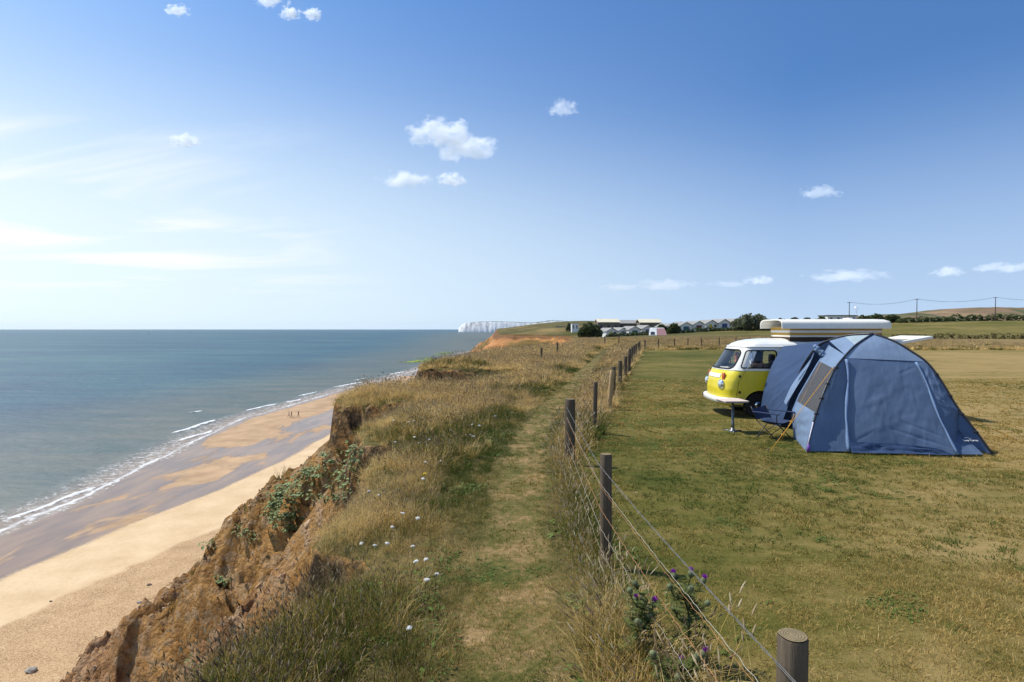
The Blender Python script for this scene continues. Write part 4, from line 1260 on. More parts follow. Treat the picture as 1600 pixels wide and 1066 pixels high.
    # rolled door flap with its pale edge
    f0 = smooth_curve([pd(1272, 549, 12.70), pd(1262, 575, 12.55), pd(1245, 606, 12.5), pd(1229, 633, 12.6)], 20)
    f1 = smooth_curve([pd(1276, 549, 12.75), pd(1255, 578, 12.8), pd(1238, 602, 12.85), pd(1226, 628, 12.85)], 20)
    panel('door_flap', patch(f0, f1, 20, 10, .03, .012, 18), M['tent_lav_sunlit'])
    ft = MB()
    for k in range(9):
        ft.blob(pd(1274 + 2.2*k, 542 + 2.2*k + 3*math.sin(k*2.1), 12.35 - .02*k), (.05, .05, .045), 0, 2, k, .25)
    ft.build('gathered_fabric', M['tent_lav_sunlit'], root, True, TB)
    return root, A, B, Cc, Dd
TENT, PA, PB, PC_, PD_ = build_tent()

def guy(p0, p1, label):
    mb = MB(); p0 = Vector(p0); p1 = Vector(p1)
    root = tag(empty('guy_rope', p1), label, 'rope', 'orange guy ropes of the tent')
    mb.tube([p0.lerp(p1, t) for t in np.linspace(0, 1, 8)], .0055, 6)
    mb.build('cord', M['guy'], root, True, p1)
    pg = MB(); pg.tube([p1 + Vector((0, 0, -.04)), p1 + (p1-p0).normalized()*.0 + Vector((-.03, -.02, .05)), p1 + Vector((-.05, -.02, .045))], .006, 6)
    pg.build('peg', M['steel'], root, True, p1)
    sl = MB(); q = p0.lerp(p1, .8); sl.rbox(q - Vector((.02, .02, .012)), q + Vector((.02, .02, .012)), .006); sl.build('slider', M['guy'], root, False, p1)
guy(pd(1303, 574, 11.0), gp(1204, 707), 'orange guy rope running down past the camping chair to a peg')
guy(pd(1294, 545, 12.4), gp(1222, 690), 'orange guy rope in the shade behind the camping chair')
guy(PB[11], gp(1592, 689), 'orange guy rope stretched from the right side of the blue tent')
# ---------------------------------------------------------------- camp furniture
def build_table():
    b = gp(1146, 675)
    root = tag(empty('camping_table', b, R(4)), 'small camping table with one steel leg in front of the yellow van', 'table')
    n = NT('checked_top')
    ch = n.new('ShaderNodeTexChecker'); n.link(n.coord('Object'), ch.inputs['Vector']); ch.inputs['Scale'].default_value = 26
    ch.inputs['Color1'].default_value = (.66, .55, .47, 1); ch.inputs['Color2'].default_value = (.60, .36, .30, 1)
    n.base(n.mix(n.noise(n.coord('Object'), 9, 3), ch.outputs[0], (.62, .52, .44)), .6)
    tp = MB(); tp.rbox((-.28, -.25, .675), (.25, .25, .70), .012, 2)
    tp.build('table_top', n.mat, root)
    rim = MB(); rim.rbox((-.27, -.24, .655), (.24, .24, .674), .008, 2); rim.build('table_frame', M['steel'], root)
    lg = MB(); lg.lathe([(.033, .03), (.033, .20), (.027, .21), (.027, .655)], 16); lg.build('leg', simple('dull_steel', (.16,.17,.18), .4, .5, .7), root, True)
    ft = MB(); ft.lathe([(.09, .0), (.09, .02), (.05, .04), (.036, .09)], 18)
    for a in (0.2, 2.3, 4.4): ft.tube([(0, 0, .02), (.22*math.cos(a), .22*math.sin(a), .012)], .016, 8)
    ft.build('foot', simple('dull_steel_foot', (.14,.15,.16), .4, .5, .7), root, True)
build_table()
def build_chair():
    b = gp(1217, 689); b.y += .25; b.x += .03
    root = tag(empty('folding_chair', b, R(215)), 'black framed folding camping chair with navy fabric standing beside the tent door', 'chair')
    t = MB(); W = .29; Dp = .24
    fr = M['pole']
    parts = []
    for sx in (-1, 1):     # side crosses
        parts.append([(sx*W, Dp, .015), (sx*W*.95, -Dp, .42)])
        parts.append([(sx*W, -Dp, .015), (sx*W*.95, Dp, .42)])
        parts.append([(sx*W, Dp, .40), (sx*(W+.04), Dp+.02, .64)])
        parts.append([(sx*W*.95, -Dp, .40), (sx*(W+.02), -Dp-.14, .74)])
    for sy in (-1, 1):     # front and back crosses
        parts.append([(-W, sy*Dp, .015), (W, sy*Dp, .42)])
        parts.append([(W, sy*Dp, .015), (-W, sy*Dp, .42)])
    for p in parts: t.tube(p, .010, 8)
    t.build('frame', fr, root, True)
    for sx in (-1, 1):
        for sy in (-1, 1):
            f = MB(); f.rbox((sx*W-.025, sy*Dp-.025, 0), (sx*W+.025, sy*Dp+.025, .03), .01); f.build('foot', M['rubber'], root)
    root.scale = (.9, .9, .86)
    nav = fabric('navy_chair_fabric', (.028, .045, .10), .1)
    rows = []
    for i in range(13):
        rows.append([(-W + 2*W*j/12, -Dp + 2*Dp*i/12, .43 - .09*math.sin(math.pi*j/12)*math.sin(math.pi*(i+2)/16)) for j in range(13)])
    s = MB(); s.grid(rows); s.grid([[(p[0], p[1], p[2]-.014) for p in r][::-1] for r in rows]); s.build('seat', nav, root, True)
    rows = []
    for i in range(11):
        v = i/10
        rows.append([(-W - .01 + (2*W+.02)*j/12, -Dp - .14*v - .05*math.sin(math.pi*j/12), .44 + .28*v - .04*math.sin(math.pi*j/12)*v) for j in range(13)])
    s = MB(); s.grid(rows); s.grid([[(p[0], p[1]-.014, p[2]) for p in r][::-1] for r in rows]); s.build('backrest', nav, root, True)
    for sx in (-1, 1):
        a = MB(); a.rbox((sx*(W+.04)-.04, -Dp-.08, .615), (sx*(W+.04)+.04, Dp+.08, .64), .012)
        a.build('armrest', nav, root)
build_chair()

# ---------------------------------------------------------------- people
def skin_body(name, verts, edges, mat, parent=None, loc=None, sub=1, root_i=0):
    me = bpy.data.meshes.new(name)
    me.from_pydata([v[:3] for v in verts], edges, [])
    me.materials.append(mat)
    o = bpy.data.objects.new(name, me); COL.objects.link(o)
    md = o.modifiers.new('skin', 'SKIN'); md.use_smooth_shade = True
    if not me.skin_vertices: 
        me.skin_vertices.new() if hasattr(me.skin_vertices, 'new') else None
    sv = me.skin_vertices[0].data
    for i, v in enumerate(verts):
        sv[i].radius = (v[3], v[4] if len(v) > 4 else v[3])
        sv[i].use_root = (i == root_i)
    sd = o.modifiers.new('sub', 'SUBSURF'); sd.levels = sub; sd.render_levels = sub
    if parent is not None: o.parent = parent
    if loc is not None: o.location = loc
    return o
def convert_modifiers(o):
    dg = bpy.context.evaluated_depsgraph_get()
    ev = o.evaluated_get(dg)
    me = bpy.data.meshes.new_from_object(ev)
    old = o.data
    o.modifiers.clear(); o.data = me; me.name = old.name
    return o
def hand_chain(verts, edges, wrist_i, wrist, direc, side, r=.0085):
    """palm, four fingers of unequal length and a thumb growing out of the wrist"""
    d = Vector(direc).normalized(); s = Vector(side).normalized(); n_ = d.cross(s).normalized()
    palm = Vector(wrist) + d*.045
    verts.append((*palm, .030, .014)); pi = len(verts)-1; edges.append((wrist_i, pi))
    for k, (off, ln) in enumerate(((-.027, .072), (-.009, .082), (.010, .076), (.027, .060))):
        b = palm + d*.035 + s*off
        verts.append((*b, r)); bi = len(verts)-1; edges.append((pi, bi))
        m = b + d*ln*.55 + n_*.012
        verts.append((*m, r*.9)); mi = len(verts)-1; edges.append((bi, mi))
        e = m + d*ln*.35 + n_*.028
        verts.append((*e, r*.75)); edges.append((mi, len(verts)-1))
    t = palm - d*.02 - s*.035
    verts.append((*t, r*1.1)); ti = len(verts)-1; edges.append((pi, ti))
    verts.append((*(t + d*.045 - s*.018 + n_*.01), r*.85)); edges.append((ti, len(verts)-1))

def build_passenger():
    # sits on the near front seat of the van, turned to look out over the sea: van space, x to the rear, -y to the viewer
    hip = Vector((1.12, -.36, .86))
    rz = 0
    V = []; E = []
    def add(p, r, r2=None, link=None):
        V.append((*p, r, r2 or r)); i = len(V)-1
        if link is not None: E.append((link, i))
        return i
    h = add(hip, .135, .115)
    w = add(hip + Vector((0, .01, .17)), .115, .095, h)
    c = add(hip + Vector((-.01, .02, .38)), .135, .105, w)
    s0 = add(hip + Vector((-.01, .02, .47)), .085, .075, c)
    nk = add(hip + Vector((-.01, .03, .55)), .052, .052, s0)
    hd0 = add(hip + Vector((-.015, .045, .63)), .070, .080, nk)
    hd = add(hip + Vector((-.015, .05, .70)), .078, .092, hd0)
    tp = add(hip + Vector((-.015, .045, .775)), .055, .065, hd)
    for sx in (-1, 1):
        sh = add(hip + Vector((sx*.155 - .01, .02, .46)), .058, .055, s0)
        el = add(hip + Vector((sx*.225 - .01, .07, .22)), .043, .043, sh)
        wr = add(hip + Vector((sx*.13, .29, .12)), .028, .028, el)
        hand_chain(V, E, wr, hip + Vector((sx*.13, .29, .12)), (-sx*.35, .9, -.1), (1, .3, 0))
        th = add(hip + Vector((sx*.10, .06, -.03)), .085, .08, h)
        kn = add(hip + Vector((sx*.13, .44, .02)), .060, .060, th)
        cf = add(hip + Vector((sx*.13, .47, -.20)), .052, .052, kn)
        ak = add(hip + Vector((sx*.13, .45, -.40)), .036, .036, cf)
        to = add(hip + Vector((sx*.14, .58, -.45)), .034, .028, ak)
    root = tag(empty('person', VAN.location, VAN_RZ), 'person with long dark hair and bare shoulders sitting in the front of the yellow van', 'person')
    b = skin_body('body', V, E, M['skin'], root, None, 2)
    convert_modifiers(b)
    # face on the +y side: nose, eyes, mouth, ears
    hc = hip + Vector((-.015, .05, .70))
    fc = MB(); fc.blob(hc + Vector((0, .092, -.015)), (.014, .020, .022), 0, 2); fc.build('nose', M['skin'], root, True)
    for sx in (-1, 1):
        fc = MB(); fc.blob(hc + Vector((sx*.078, .0, -.01)), (.012, .022, .032), 0, 2); fc.build('ear', M['skin'], root, True)
    for sx in (-1, 1):
        ey = MB(); ey.blob(hc + Vector((sx*.032, .078, .012)), (.012, .010, .008), 0, 2); ey.build('eye', simple('eye', (.05,.035,.03), .2, .5), root, True)
    mo = MB(); mo.blob(hc + Vector((0, .082, -.055)), (.026, .010, .009), 0, 2); mo.build('mouth', simple('lips', (.42,.16,.13), .5), root, True)
    hr = MB()
    hr.blob(hc + Vector((0, -.02, .03)), (.098, .100, .092), 0, 3, 3, .05)
    hr.blob(hc + Vector((0, -.055, -.09)), (.098, .058, .17), 0, 3, 5, .06)
    hr.build('hair', M['hair'], root, True)
    tp_ = MB()
    prof = []
    for i in range(9):
        v = i/8; z = -.06 + .47*v
        rx = .150 - .020*math.sin(math.pi*v) + (0 if v < .85 else -.01); ry = .125 - .010*math.sin(math.pi*v)
        prof.append([hip + Vector((rx*math.cos(a) - .005, ry*math.sin(a) + .015, z)) for a in np.linspace(0, 2*math.pi, 25)])
    tp_.grid(prof)
    for sx in (-1, 1): tp_.tube([hip + Vector((sx*.085, -.085, .40)), hip + Vector((sx*.085, .02, .535)), hip + Vector((sx*.085, .12, .40))], .014, 6)
    tp_.build('vest_top', simple('dark_vest', (.03,.028,.04), .85), root, True)
build_passenger()

def clothed(name, skin_c, top_c, low_c, z1=.86, z2=1.46, hair_c=(.03,.022,.016), zh=1.64):
    n = NT(name)
    z = n.new('ShaderNodeSeparateXYZ'); n.link(n.coord('Object'), z.inputs[0])
    f = n.math('DIVIDE', z.outputs[2], 2.0)
    c = n.ramp(f, [(0, skin_c), (.22, low_c), (z1/2, top_c), (z2/2, skin_c), (zh/2, hair_c)], 'CONSTANT')
    n.base(c, .85, .2)
    return n.mat
def walker(px, py, label, top, low, rz, stride):
    g = gp(px, py, SEA); 
    for _ in range(8):
        z = float(beach_h(np.array([g.x]), np.array([g.y]))[0]); g = gp(px, py, z)
    V = []; E = []
    def add(p, r, r2=None, link=None):
        V.append((*p, r, r2 or r)); i = len(V)-1
        if link is not None: E.append((link, i))
        return i
    h = add((0, 0, .95), .15, .11); w = add((0, 0, 1.12), .135, .10, h); c = add((0, 0, 1.33), .16, .11, w); s0 = add((0, 0, 1.45), .09, .08, c)
    nk = add((0, .01, 1.52), .055, .055, s0); hd0 = add((0, .02, 1.60), .075, .085, nk); hd = add((0, .02, 1.67), .08, .095, hd0); add((0, .015, 1.74), .06, .07, hd)
    for sx in (-1, 1):
        k = sx*stride
        sh = add((sx*.19, 0, 1.42), .062, .06, s0); el = add((sx*.25, -.06*k-.02, 1.13), .045, .045, sh); wr = add((sx*.25, .14*k+.06, .90), .03, .03, el)
        hand_chain(V, E, wr, (sx*.25, .14*k+.06, .90), (0, .3, -1), (0, 1, .2))
        th = add((sx*.10, 0, .88), .095, .09, h); kn = add((sx*.11, -.16*k + .05, .50), .062, .062, th); ak = add((sx*.11, -.38*k, .09), .042, .042, kn)
        add((sx*.12, -.38*k + .16, .035), .04, .03, ak)
    o = skin_body('person', V, E, clothed('clothes', (.42,.25,.17), top, low), None, g, 1)
    convert_modifiers(o)
    o.rotation_euler = (0, 0, rz)
    tag(o, label, 'person', 'people walking on the beach')
walker(450.5, 652.5, 'person in a pale top walking on the beach beside a companion in black', (.55,.53,.50), (.06,.065,.09), R(100), .8)
walker(454.5, 652.8, 'person in black walking on the beach close beside one in a pale top', (.03,.03,.035), (.05,.05,.06), R(96), .6)
walker(465.5, 652.0, 'person in dark clothes walking on the beach a few steps apart from the pair', (.025,.024,.028), (.03,.03,.04), R(92), .5)
# ---------------------------------------------------------------- grass and plants
PROTO = bpy.data.collections.new('plant_prototypes')      # not linked to the scene
def grass_material():
    n = NT('grass_blades')
    b = n.attr('b'); hd = n.attr('head')
    t = n.attr('tint', 'INSTANCER', 'Vector')
    sp = n.new('ShaderNodeSeparateXYZ'); n.link(t, sp.inputs[0])
    k = n.math('ADD', b, n.math('SUBTRACT', sp.outputs[0], 0.5), None, True)
    c = n.ramp(k, [(0.0, (0.050,0.090,0.012)), (0.28, (0.105,0.130,0.022)), (0.5, (0.22,0.175,0.045)), (0.70, (0.50,0.325,0.092)), (1.0, (0.80,0.58,0.25))])
    hc = n.ramp(sp.outputs[1], [(0.0, (0.15,0.095,0.055)), (0.4, (0.34,0.24,0.12)), (1.0, (0.60,0.50,0.33))])
    c = n.mix(hd, c, hc)
    d = n.p; n.base(c, 0.7, 0.18)
    tr = n.new('ShaderNodeBsdfTranslucent'); n.link(c, tr.inputs[0])
    mx = n.new('ShaderNodeMixShader'); mx.inputs[0].default_value = 0.30
    n.link(d.outputs[0], mx.inputs[1]); n.link(tr.outputs[0], mx.inputs[2]); n.link(mx.outputs[0], n.out.inputs[0])
    return n.mat
M['grass'] = grass_material()
M['leaf'] = simple('weed_leaf', (0.085, 0.125, 0.022), 0.7, 0.15, 0, 0.35, 12)

def tuft(name, n, h, spread, width, lean, seed, b=(0.2, 0.6), heads=0.0, head_len=.05, head_r=.006, lift=0.0, segs=3, droop=1.0):
    rg = random.Random(seed)
    V = []; Fc = []; B = []; Hd = []
    for i in range(n):
        a = rg.uniform(0, 6.283); r = spread*math.sqrt(rg.random())
        bx, by = r*math.cos(a), r*math.sin(a)
        hh = h*rg.uniform(.55, 1.1); az = a + rg.gauss(0, .9); le = lean*rg.uniform(.3, 1.3)
        fa = rg.uniform(0, 3.14); wx, wy = math.cos(fa)*width*.5, math.sin(fa)*width*.5
        bb = rg.uniform(*b)
        is_head = rg.random() < heads
        if is_head: hh *= 1.5; le *= .7; wx *= .55; wy *= .55; bb = min(1, bb + .2)
        base = len(V); ts = [j/segs for j in range(segs+1)]
        last = None
        for j, t in enumerate(ts):
            x = bx + math.cos(az)*le*hh*t**1.8; y = by + math.sin(az)*le*hh*t**1.8; z = lift + hh*(t - droop*.35*le*t*t)
            last = (x, y, z)
            if j < segs:
                k = 1 - .55*t
                V.append((x-wx*k, y-wy*k, z)); V.append((x+wx*k, y+wy*k, z)); B += [bb - .12*(1-t)]*2; Hd += [0, 0]
            else:
                V.append((x, y, z)); B.append(bb); Hd.append(0)
        for j in range(segs-1): Fc.append((base+2*j, base+2*j+1, base+2*j+3, base+2*j+2))
        Fc.append((base+2*segs-2, base+2*segs-1, base+2*segs))
        if is_head:
            # spindle-shaped seed head
            dx, dy, dz = math.cos(az)*le*1.2, math.sin(az)*le*1.2, 1 - .5*le
            L_ = head_len*rg.uniform(.7, 1.2); o = len(V)
            for t, k in ((-.1, .2), (.3, 1), (.7, .8), (1.0, .1)):
                c = (last[0]+dx*L_*t, last[1]+dy*L_*t, last[2]+dz*L_*t - .25*le*L_*t*t)
                for q in range(4):
                    ang = q*1.571
                    V.append((c[0]+math.cos(ang)*head_r*k, c[1]+math.sin(ang)*head_r*k, c[2])); B.append(bb); Hd.append(1)
            for lv in range(3):
                for q in range(4):
                    q2 = (q+1) % 4
                    Fc.append((o+lv*4+q, o+lv*4+q2, o+(lv+1)*4+q2, o+(lv+1)*4+q))
    me = bpy.data.meshes.new(name); me.from_pydata(V, [], Fc)
    for nm, arr in (('b', B), ('head', Hd)):
        at = me.attributes.new(nm, 'FLOAT', 'POINT'); at.data.foreach_set('value', np.array(arr, np.float32))
    me.materials.append(M['grass'])
    return bpy.data.objects.new(name, me)
def leafy(name, n, size, spread, seed, mat, cup=.3, ratio=.55, stalk=.6):
    rg = random.Random(seed); mb = MB()
    for i in range(n):
        a = rg.uniform(0, 6.283); el = rg.uniform(.1, .9); L_ = size*rg.uniform(.6, 1.2)
        d = Vector((math.cos(a)*math.cos(el), math.sin(a)*math.cos(el), math.sin(el)))
        s = Vector((-math.sin(a), math.cos(a), 0)); up = s.cross(d) * -1
        p0 = Vector((math.cos(a), math.sin(a), 0))*spread*rg.random() + Vector((0, 0, .01))
        p1 = p0 + d*L_*stalk
        W = L_*ratio
        tilt = Vector((d.x, d.y, rg.uniform(-.5, .2))).normalized()
        c = [p1, p1 + tilt*L_*.35 + s*W*.5 + Vector((0, 0, cup*W*.4)), p1 + tilt*L_*.8 + s*W*.3, p1 + tilt*L_, p1 + tilt*L_*.8 - s*W*.3, p1 + tilt*L_*.35 - s*W*.5 + Vector((0, 0, cup*W*.4)), p1 + tilt*L_*.45]
        mb.add(c, [(0, 1, 6), (1, 2, 6), (2, 3, 6), (3, 4, 6), (4, 5, 6), (5, 0, 6)])
        mb.add([p0 + s*.003, p0 - s*.003, p1], [(0, 1, 2)])
    me = bpy.data.meshes.new(name); me.from_pydata(mb.v, [], mb.f); me.materials.append(mat)
    return bpy.data.objects.new(name, me)

def scatter(name, protos, P, rot, scl, tint, idx, label=None):
    c = bpy.data.collections.new(name + '_kinds')
    PROTO.children.link(c)
    for i, o in enumerate(protos):
        o.name = '%s_kind_%02d' % (name, i)
        c.objects.link(o)
    me = bpy.data.meshes.new(name)
    n_ = len(P)
    me.vertices.add(n_); me.vertices.foreach_set('co', np.asarray(P, np.float32).ravel())
    def at(nm, typ, arr, key):
        a = me.attributes.new(nm, typ, 'POINT'); a.data.foreach_set(key, np.ascontiguousarray(arr).ravel())
    at('rot', 'FLOAT_VECTOR', np.asarray(rot, np.float32), 'vector')
    at('scl', 'FLOAT', np.asarray(scl, np.float32), 'value')
    at('tint', 'FLOAT_VECTOR', np.asarray(tint, np.float32), 'vector')
    at('idx', 'INT', np.asarray(idx, np.int32), 'value')
    o = bpy.data.objects.new(name, me); COL.objects.link(o)
    ng = bpy.data.node_groups.new(name + '_scatter', 'GeometryNodeTree')
    ng.interface.new_socket('Geometry', in_out='INPUT', socket_type='NodeSocketGeometry')
    ng.interface.new_socket('Geometry', in_out='OUTPUT', socket_type='NodeSocketGeometry')
    N = ng.nodes.new; L = ng.links.new
    gi, go = N('NodeGroupInput'), N('NodeGroupOutput')
    ip = N('GeometryNodeInstanceOnPoints'); ci = N('GeometryNodeCollectionInfo')
    ci.inputs['Collection'].default_value = c; ci.inputs['Separate Children'].default_value = True; ci.inputs['Reset Children'].default_value = True
    ip.inputs['Pick Instance'].default_value = True
    def na(nm, typ):
        q = N('GeometryNodeInputNamedAttribute'); q.data_type = typ; q.inputs['Name'].default_value = nm; return q.outputs['Attribute']
    L(gi.outputs[0], ip.inputs['Points']); L(ci.outputs[0], ip.inputs['Instance'])
    e2r = N('FunctionNodeEulerToRotation'); L(na('rot', 'FLOAT_VECTOR'), e2r.inputs[0]); L(e2r.outputs[0], ip.inputs['Rotation'])
    L(na('scl', 'FLOAT'), ip.inputs['Scale']); L(na('idx', 'INT'), ip.inputs['Instance Index'])
    L(ip.outputs[0], go.inputs[0])
    md = o.modifiers.new('scatter', 'NODES'); md.node_group = ng
    o['kind'] = 'stuff'
    if label: o['label'] = label
    return o

RN = np.random.default_rng(7)
def in_view(x, y, z, m=90):
    px = CX + F*x/y; py = HY + F*(CZ-z)/y
    return (px > -m-340) & (px < 1600+m+340) & (py < 1066+m*1.6+160)
def sample(y0, y1, x0f, x1f, dens):
    """random points of the band y0..y1 with density dens(y) per square metre"""
    out = []
    ys = np.linspace(y0, y1, max(2, int((y1-y0)/max(.5, (y1-y0)/30)) + 1))
    for a, b in zip(ys[:-1], ys[1:]):
        ym = (a+b)/2; lo, hi = x0f(ym), x1f(ym)
        lo = max(lo, -1.2*b - 1); hi = min(hi, 1.25*b + 2)
        if hi <= lo: continue
        n_ = RN.poisson((b-a)*(hi-lo)*dens(ym))
        out.append(np.stack([RN.uniform(lo, hi, n_), RN.uniform(a, b, n_)], 1))
    return np.concatenate(out) if out else np.zeros((0, 2))

def dryness(x, y):
    d = 0.50 + 0.55*fbm(x*0.42, y*0.30, 4, 91)
    d = d + 0.22*sm(-0.2, -2.2, x - pathx(y) + 0.6)*sm(5, 8, y)         # straw towards the cliff edge
    d = d - 0.06*sm(1.5, .6, pathx(y) - x)*(x < pathx(y))*(1-sm(22, 40, y))
    d = d - 0.20*(1-sm(4.4, 6.0, y))*(x < pathx(y)-.6)
    d = d + 0.34*fbm(x*2.3, y*1.6, 3, 92)
    d = d + 0.16*sm(18, 40, y)
    return d

def clear_of_things(x, y):
    k = np.ones_like(x, bool)
    # under the tent, the van
    k &= ~((x > 5.35 + (y-10.5)*.3) & (x < 8.5 + (y-10.2)*.3) & (y > 10.45) & (y < 13.3))
    k &= ~((x > 5.3) & (x < 9.7) & (y > 14.0) & (y < 16.2))
    return k

def build_rough_grass():
    # kinds: fine straw, mixed, green with dark heads, pale plumed
    def kinds(w, tag_):
        hw = w**.7
        return [tuft('a', 30, .26, .12, .0038*w, .65, 1, (.40, 1.0), .34, .040, .0032*hw),
                tuft('b', 28, .22, .12, .0046*w, .70, 2, (.10, .85), .22, .035, .0032*hw),
                tuft('c', 30, .21, .11, .0050*w, .60, 3, (.06, .62), .10, .028, .0036*hw),
                tuft('d', 22, .29, .11, .0038*w, .75, 4, (.30, .95), .55, .070, .0038*hw),
                tuft('e', 34, .12, .14, .0050*w, .85, 5, (.0, .65), .0),
                tuft('f', 26, .21, .15, .0044*w, 1.1, 6, (.55, 1.0), .2, .04, .0032*hw),
                tuft('g', 28, .24, .12, .0046*w, .60, 7, (.05, .75), .24, .040, .0034*hw)]
    bands = [(2.0, 9.0, 1.0, lambda y: 170), (9.0, 20, 2.0, lambda y: 66), (20, 45, 4.0, lambda y: 22), (45, 125, 8.5, lambda y: 5.5)]
    for bi, (y0, y1, w, dens) in enumerate(bands):
        pts = sample(y0, y1, lambda y: float(np.interp(y, _EY, _EX)) - .45, lambda y: float(np.interp(y, _FY, _FX)) + .25 if y < 61 else (70 if y < 125 else 0), dens)
        x, y = pts[:, 0], pts[:, 1]
        xe = edge(y); dp = np.abs(x - pathx(y)) ; fx = fencex(y)
        left = x < pathx(y)
        keep = (x > xe - 1.2)
        # the trodden path stays short
        on = dp < (0.42 + .12*fbm(y*.7, x, 2, 93))
        keep &= ~(on & (y < 60))
        keep &= RN.random(len(x)) < np.where(left | (y > 61), 1.0, np.where(dp > .5, 1.0, .3))
        keep &= ~((x > fx + .04 + .1*fbm(y, x, 2, 94)) & (y < 61))
        keep &= ~((x > fx - .08) & (y < 5.6) & (RN.random(len(x)) < .30))
        cov = fbm(x*.9, y*.9, 3, 95)
        keep &= RN.random(len(x)) < sm(-.55, -.1, cov) + .55
        xe = edgew(x, y); keep &= (x > xe - .10) | (y > 60)
        hz = H(x, y); st_ = np.maximum(hz - H(x, y + .07), hz - H(x, y - .07))/.07
        keep &= ~((hz < plateau(x, y) - .55) & (y < 60))
        x, y = x[keep], y[keep]; xe = edge(y); dp = np.abs(x - pathx(y)); left = x < pathx(y); fx = fencex(y)
        z = H(x, y)
        vis = in_view(x, y, z)
        x, y, z, xe, dp, left, fx = (q[vis] for q in (x, y, z, xe, dp, left, fx))
        n_ = len(x)
        d = dryness(x, y)
        r = RN.random(n_)
        # choice of kind by dryness and place
        idx = np.where(r < .16, 4, np.where(d + .25*(r-.5) > .60, np.where(r > .72, 5, 0), np.where(d + .25*(r-.5) > .40, 1, 2)))
        fence_side = (~left) & (y < 61)
        idx = np.where(fence_side & (RN.random(n_) < sm(.9, .5, fx - x)*sm(.05, .25, fx - x)*.8) & (y < 12) & (y > 3.5), 3, idx)
        idx = np.where(fence_side & (RN.random(n_) < .25), 5, idx)
        idx = np.where(fence_side & (y < 3.9) & (x > fx - .75) & (RN.random(n_) < .7), 5, idx)
        fg = (y < 4.9) & left
        idx = np.where(fg & (RN.random(n_) < .62), 6, idx)
        hgt = np.where(left | (y > 61), .50 + .62*sm(.45, 1.4, dp), .50 + .85*sm(.42, .85, dp))*np.where(left & (y < 61), .62 + .38*sm(.0, .9, x - xe), 1)
        hgt = hgt*np.where(y > 61, .9, 1.0)*(1 + .28*fbm(x*.6, y*.6, 2, 97))
        hgt = hgt*np.where(left & (y > 5.2) & (y < 9), .82, 1.0)*np.where(fg, 1.12, 1.0)
        hgt = hgt*(1 - .55*sm(23.5, 25, y)*(y < 31.5)*sm(1.0, -.5, x))*(1 - .30*np.exp(-((y-5.6)/.5)**2)*sm(-.6, -1.2, x))*(1 - .4*np.exp(-((y-16.4)/1.0)**2)*sm(-1.5, -2.6, x))*(1 - .4*np.exp(-((y-11.2)/.7)**2)*sm(-1.0, -1.8, x))
        hgt = hgt*np.where((idx == 5) & (~left) & (y < 3.9), 1.35, 1.0)
        scl = hgt*RN.uniform(.75, 1.25, n_)*(1.0 if bi < 2 else (1.15 if bi == 2 else 1.25))
        near_lip = sm(.5, 0, x - xe)
        rot = np.stack([RN.normal(0, .16, n_), RN.normal(-.10, .16, n_) - .35*near_lip, RN.uniform(0, 6.28, n_)], 1)
        tint = np.stack([np.clip(.5 + .85*(d-.5), .12, .95), RN.random(n_)*.8 + .4*(idx == 3) - .15*(idx == 6), RN.random(n_)], 1)
        scatter('rough_grass', kinds(w, bi), np.stack([x, y, z - .015], 1), rot, scl, tint, idx, 'tall dry and green grass covering the cliff top beside the path')
build_rough_grass()

def build_short_grass():
    def kinds(w):
        return [tuft('a', 22, .055, .075, .0034*w, 1.0, 11, (.30, .78)), tuft('b', 22, .045, .08, .0036*w, 1.1, 12, (.10, .60)), tuft('c', 16, .04, .07, .0042*w, 1.2, 13, (.14, .48)),
                leafy('d', 14, .026*w**.3, .06, 14, M['leaf'])]
    bands = [(1.6, 5.5, 1.0, lambda y: 420), (5.5, 12, 1.9, lambda y: 150), (12, 26, 3.6, lambda y: 46)]
    for bi, (y0, y1, w, dens) in enumerate(bands):
        pts = sample(y0, y1, lambda y: float(pathx(y)) - .8, lambda y: 30, dens)
        x, y = pts[:, 0], pts[:, 1]
        fx = fencex(y); onfield = x > fx - .05
        pathz = np.abs(x - pathx(y)) < .75
        bare = fbm(x*2.2, y*1.6, 3, 101) + .5*sm(.35, .05, np.abs(x-pathx(y)))
        keep = (onfield | pathz) & clear_of_things(x, y)
        thin = sm(-.25, .25, fbm(x*.5, y*.5, 4, 103) + .25*vn(x*3, y*3, 104))
        keep &= np.where(onfield, RN.random(len(x)) < .35 + .65*(1-thin*.8), RN.random(len(x)) < np.clip(.95 - .75*bare, .12, 1))
        x, y = x[keep], y[keep]
        z = H(x, y); vis = in_view(x, y, z, 60); x, y, z = x[vis], y[vis], z[vis]
        n_ = len(x); fx = fencex(y); onfield = x > fx - .05
        d = .45 - .10*(~onfield) + .6*fbm(x*.35, y*.35, 4, 105) + .25*vn(x*2.1, y*2.1, 106)*.6 + .26*sm(.35, .85, x/y)*(y > 4)
        r = RN.random(n_)
        idx = np.where(d > .62, np.where(r < .8, 0, 1), np.where(d > .35, np.where(r < .5, 0, 1), np.where(r < .6, 1, 2)))
        clover = fbm(x*1.3, y*1.3, 3, 107)
        idx = np.where((clover > .42) & (r < .35), 3, idx)
        scl = RN.uniform(.6, 1.2, n_)*np.where(onfield, 1.0, .8)
        rot = np.stack([RN.normal(0, .15, n_), RN.normal(0, .15, n_), RN.uniform(0, 6.28, n_)], 1)
        tint = np.stack([np.clip(.34 + .55*d, .1, .74), r, r], 1)
        scatter('short_grass', kinds(w), np.stack([x, y, z - .004], 1), rot, scl, tint, idx, 'short mown grass, part green and part dried to straw')
build_short_grass()

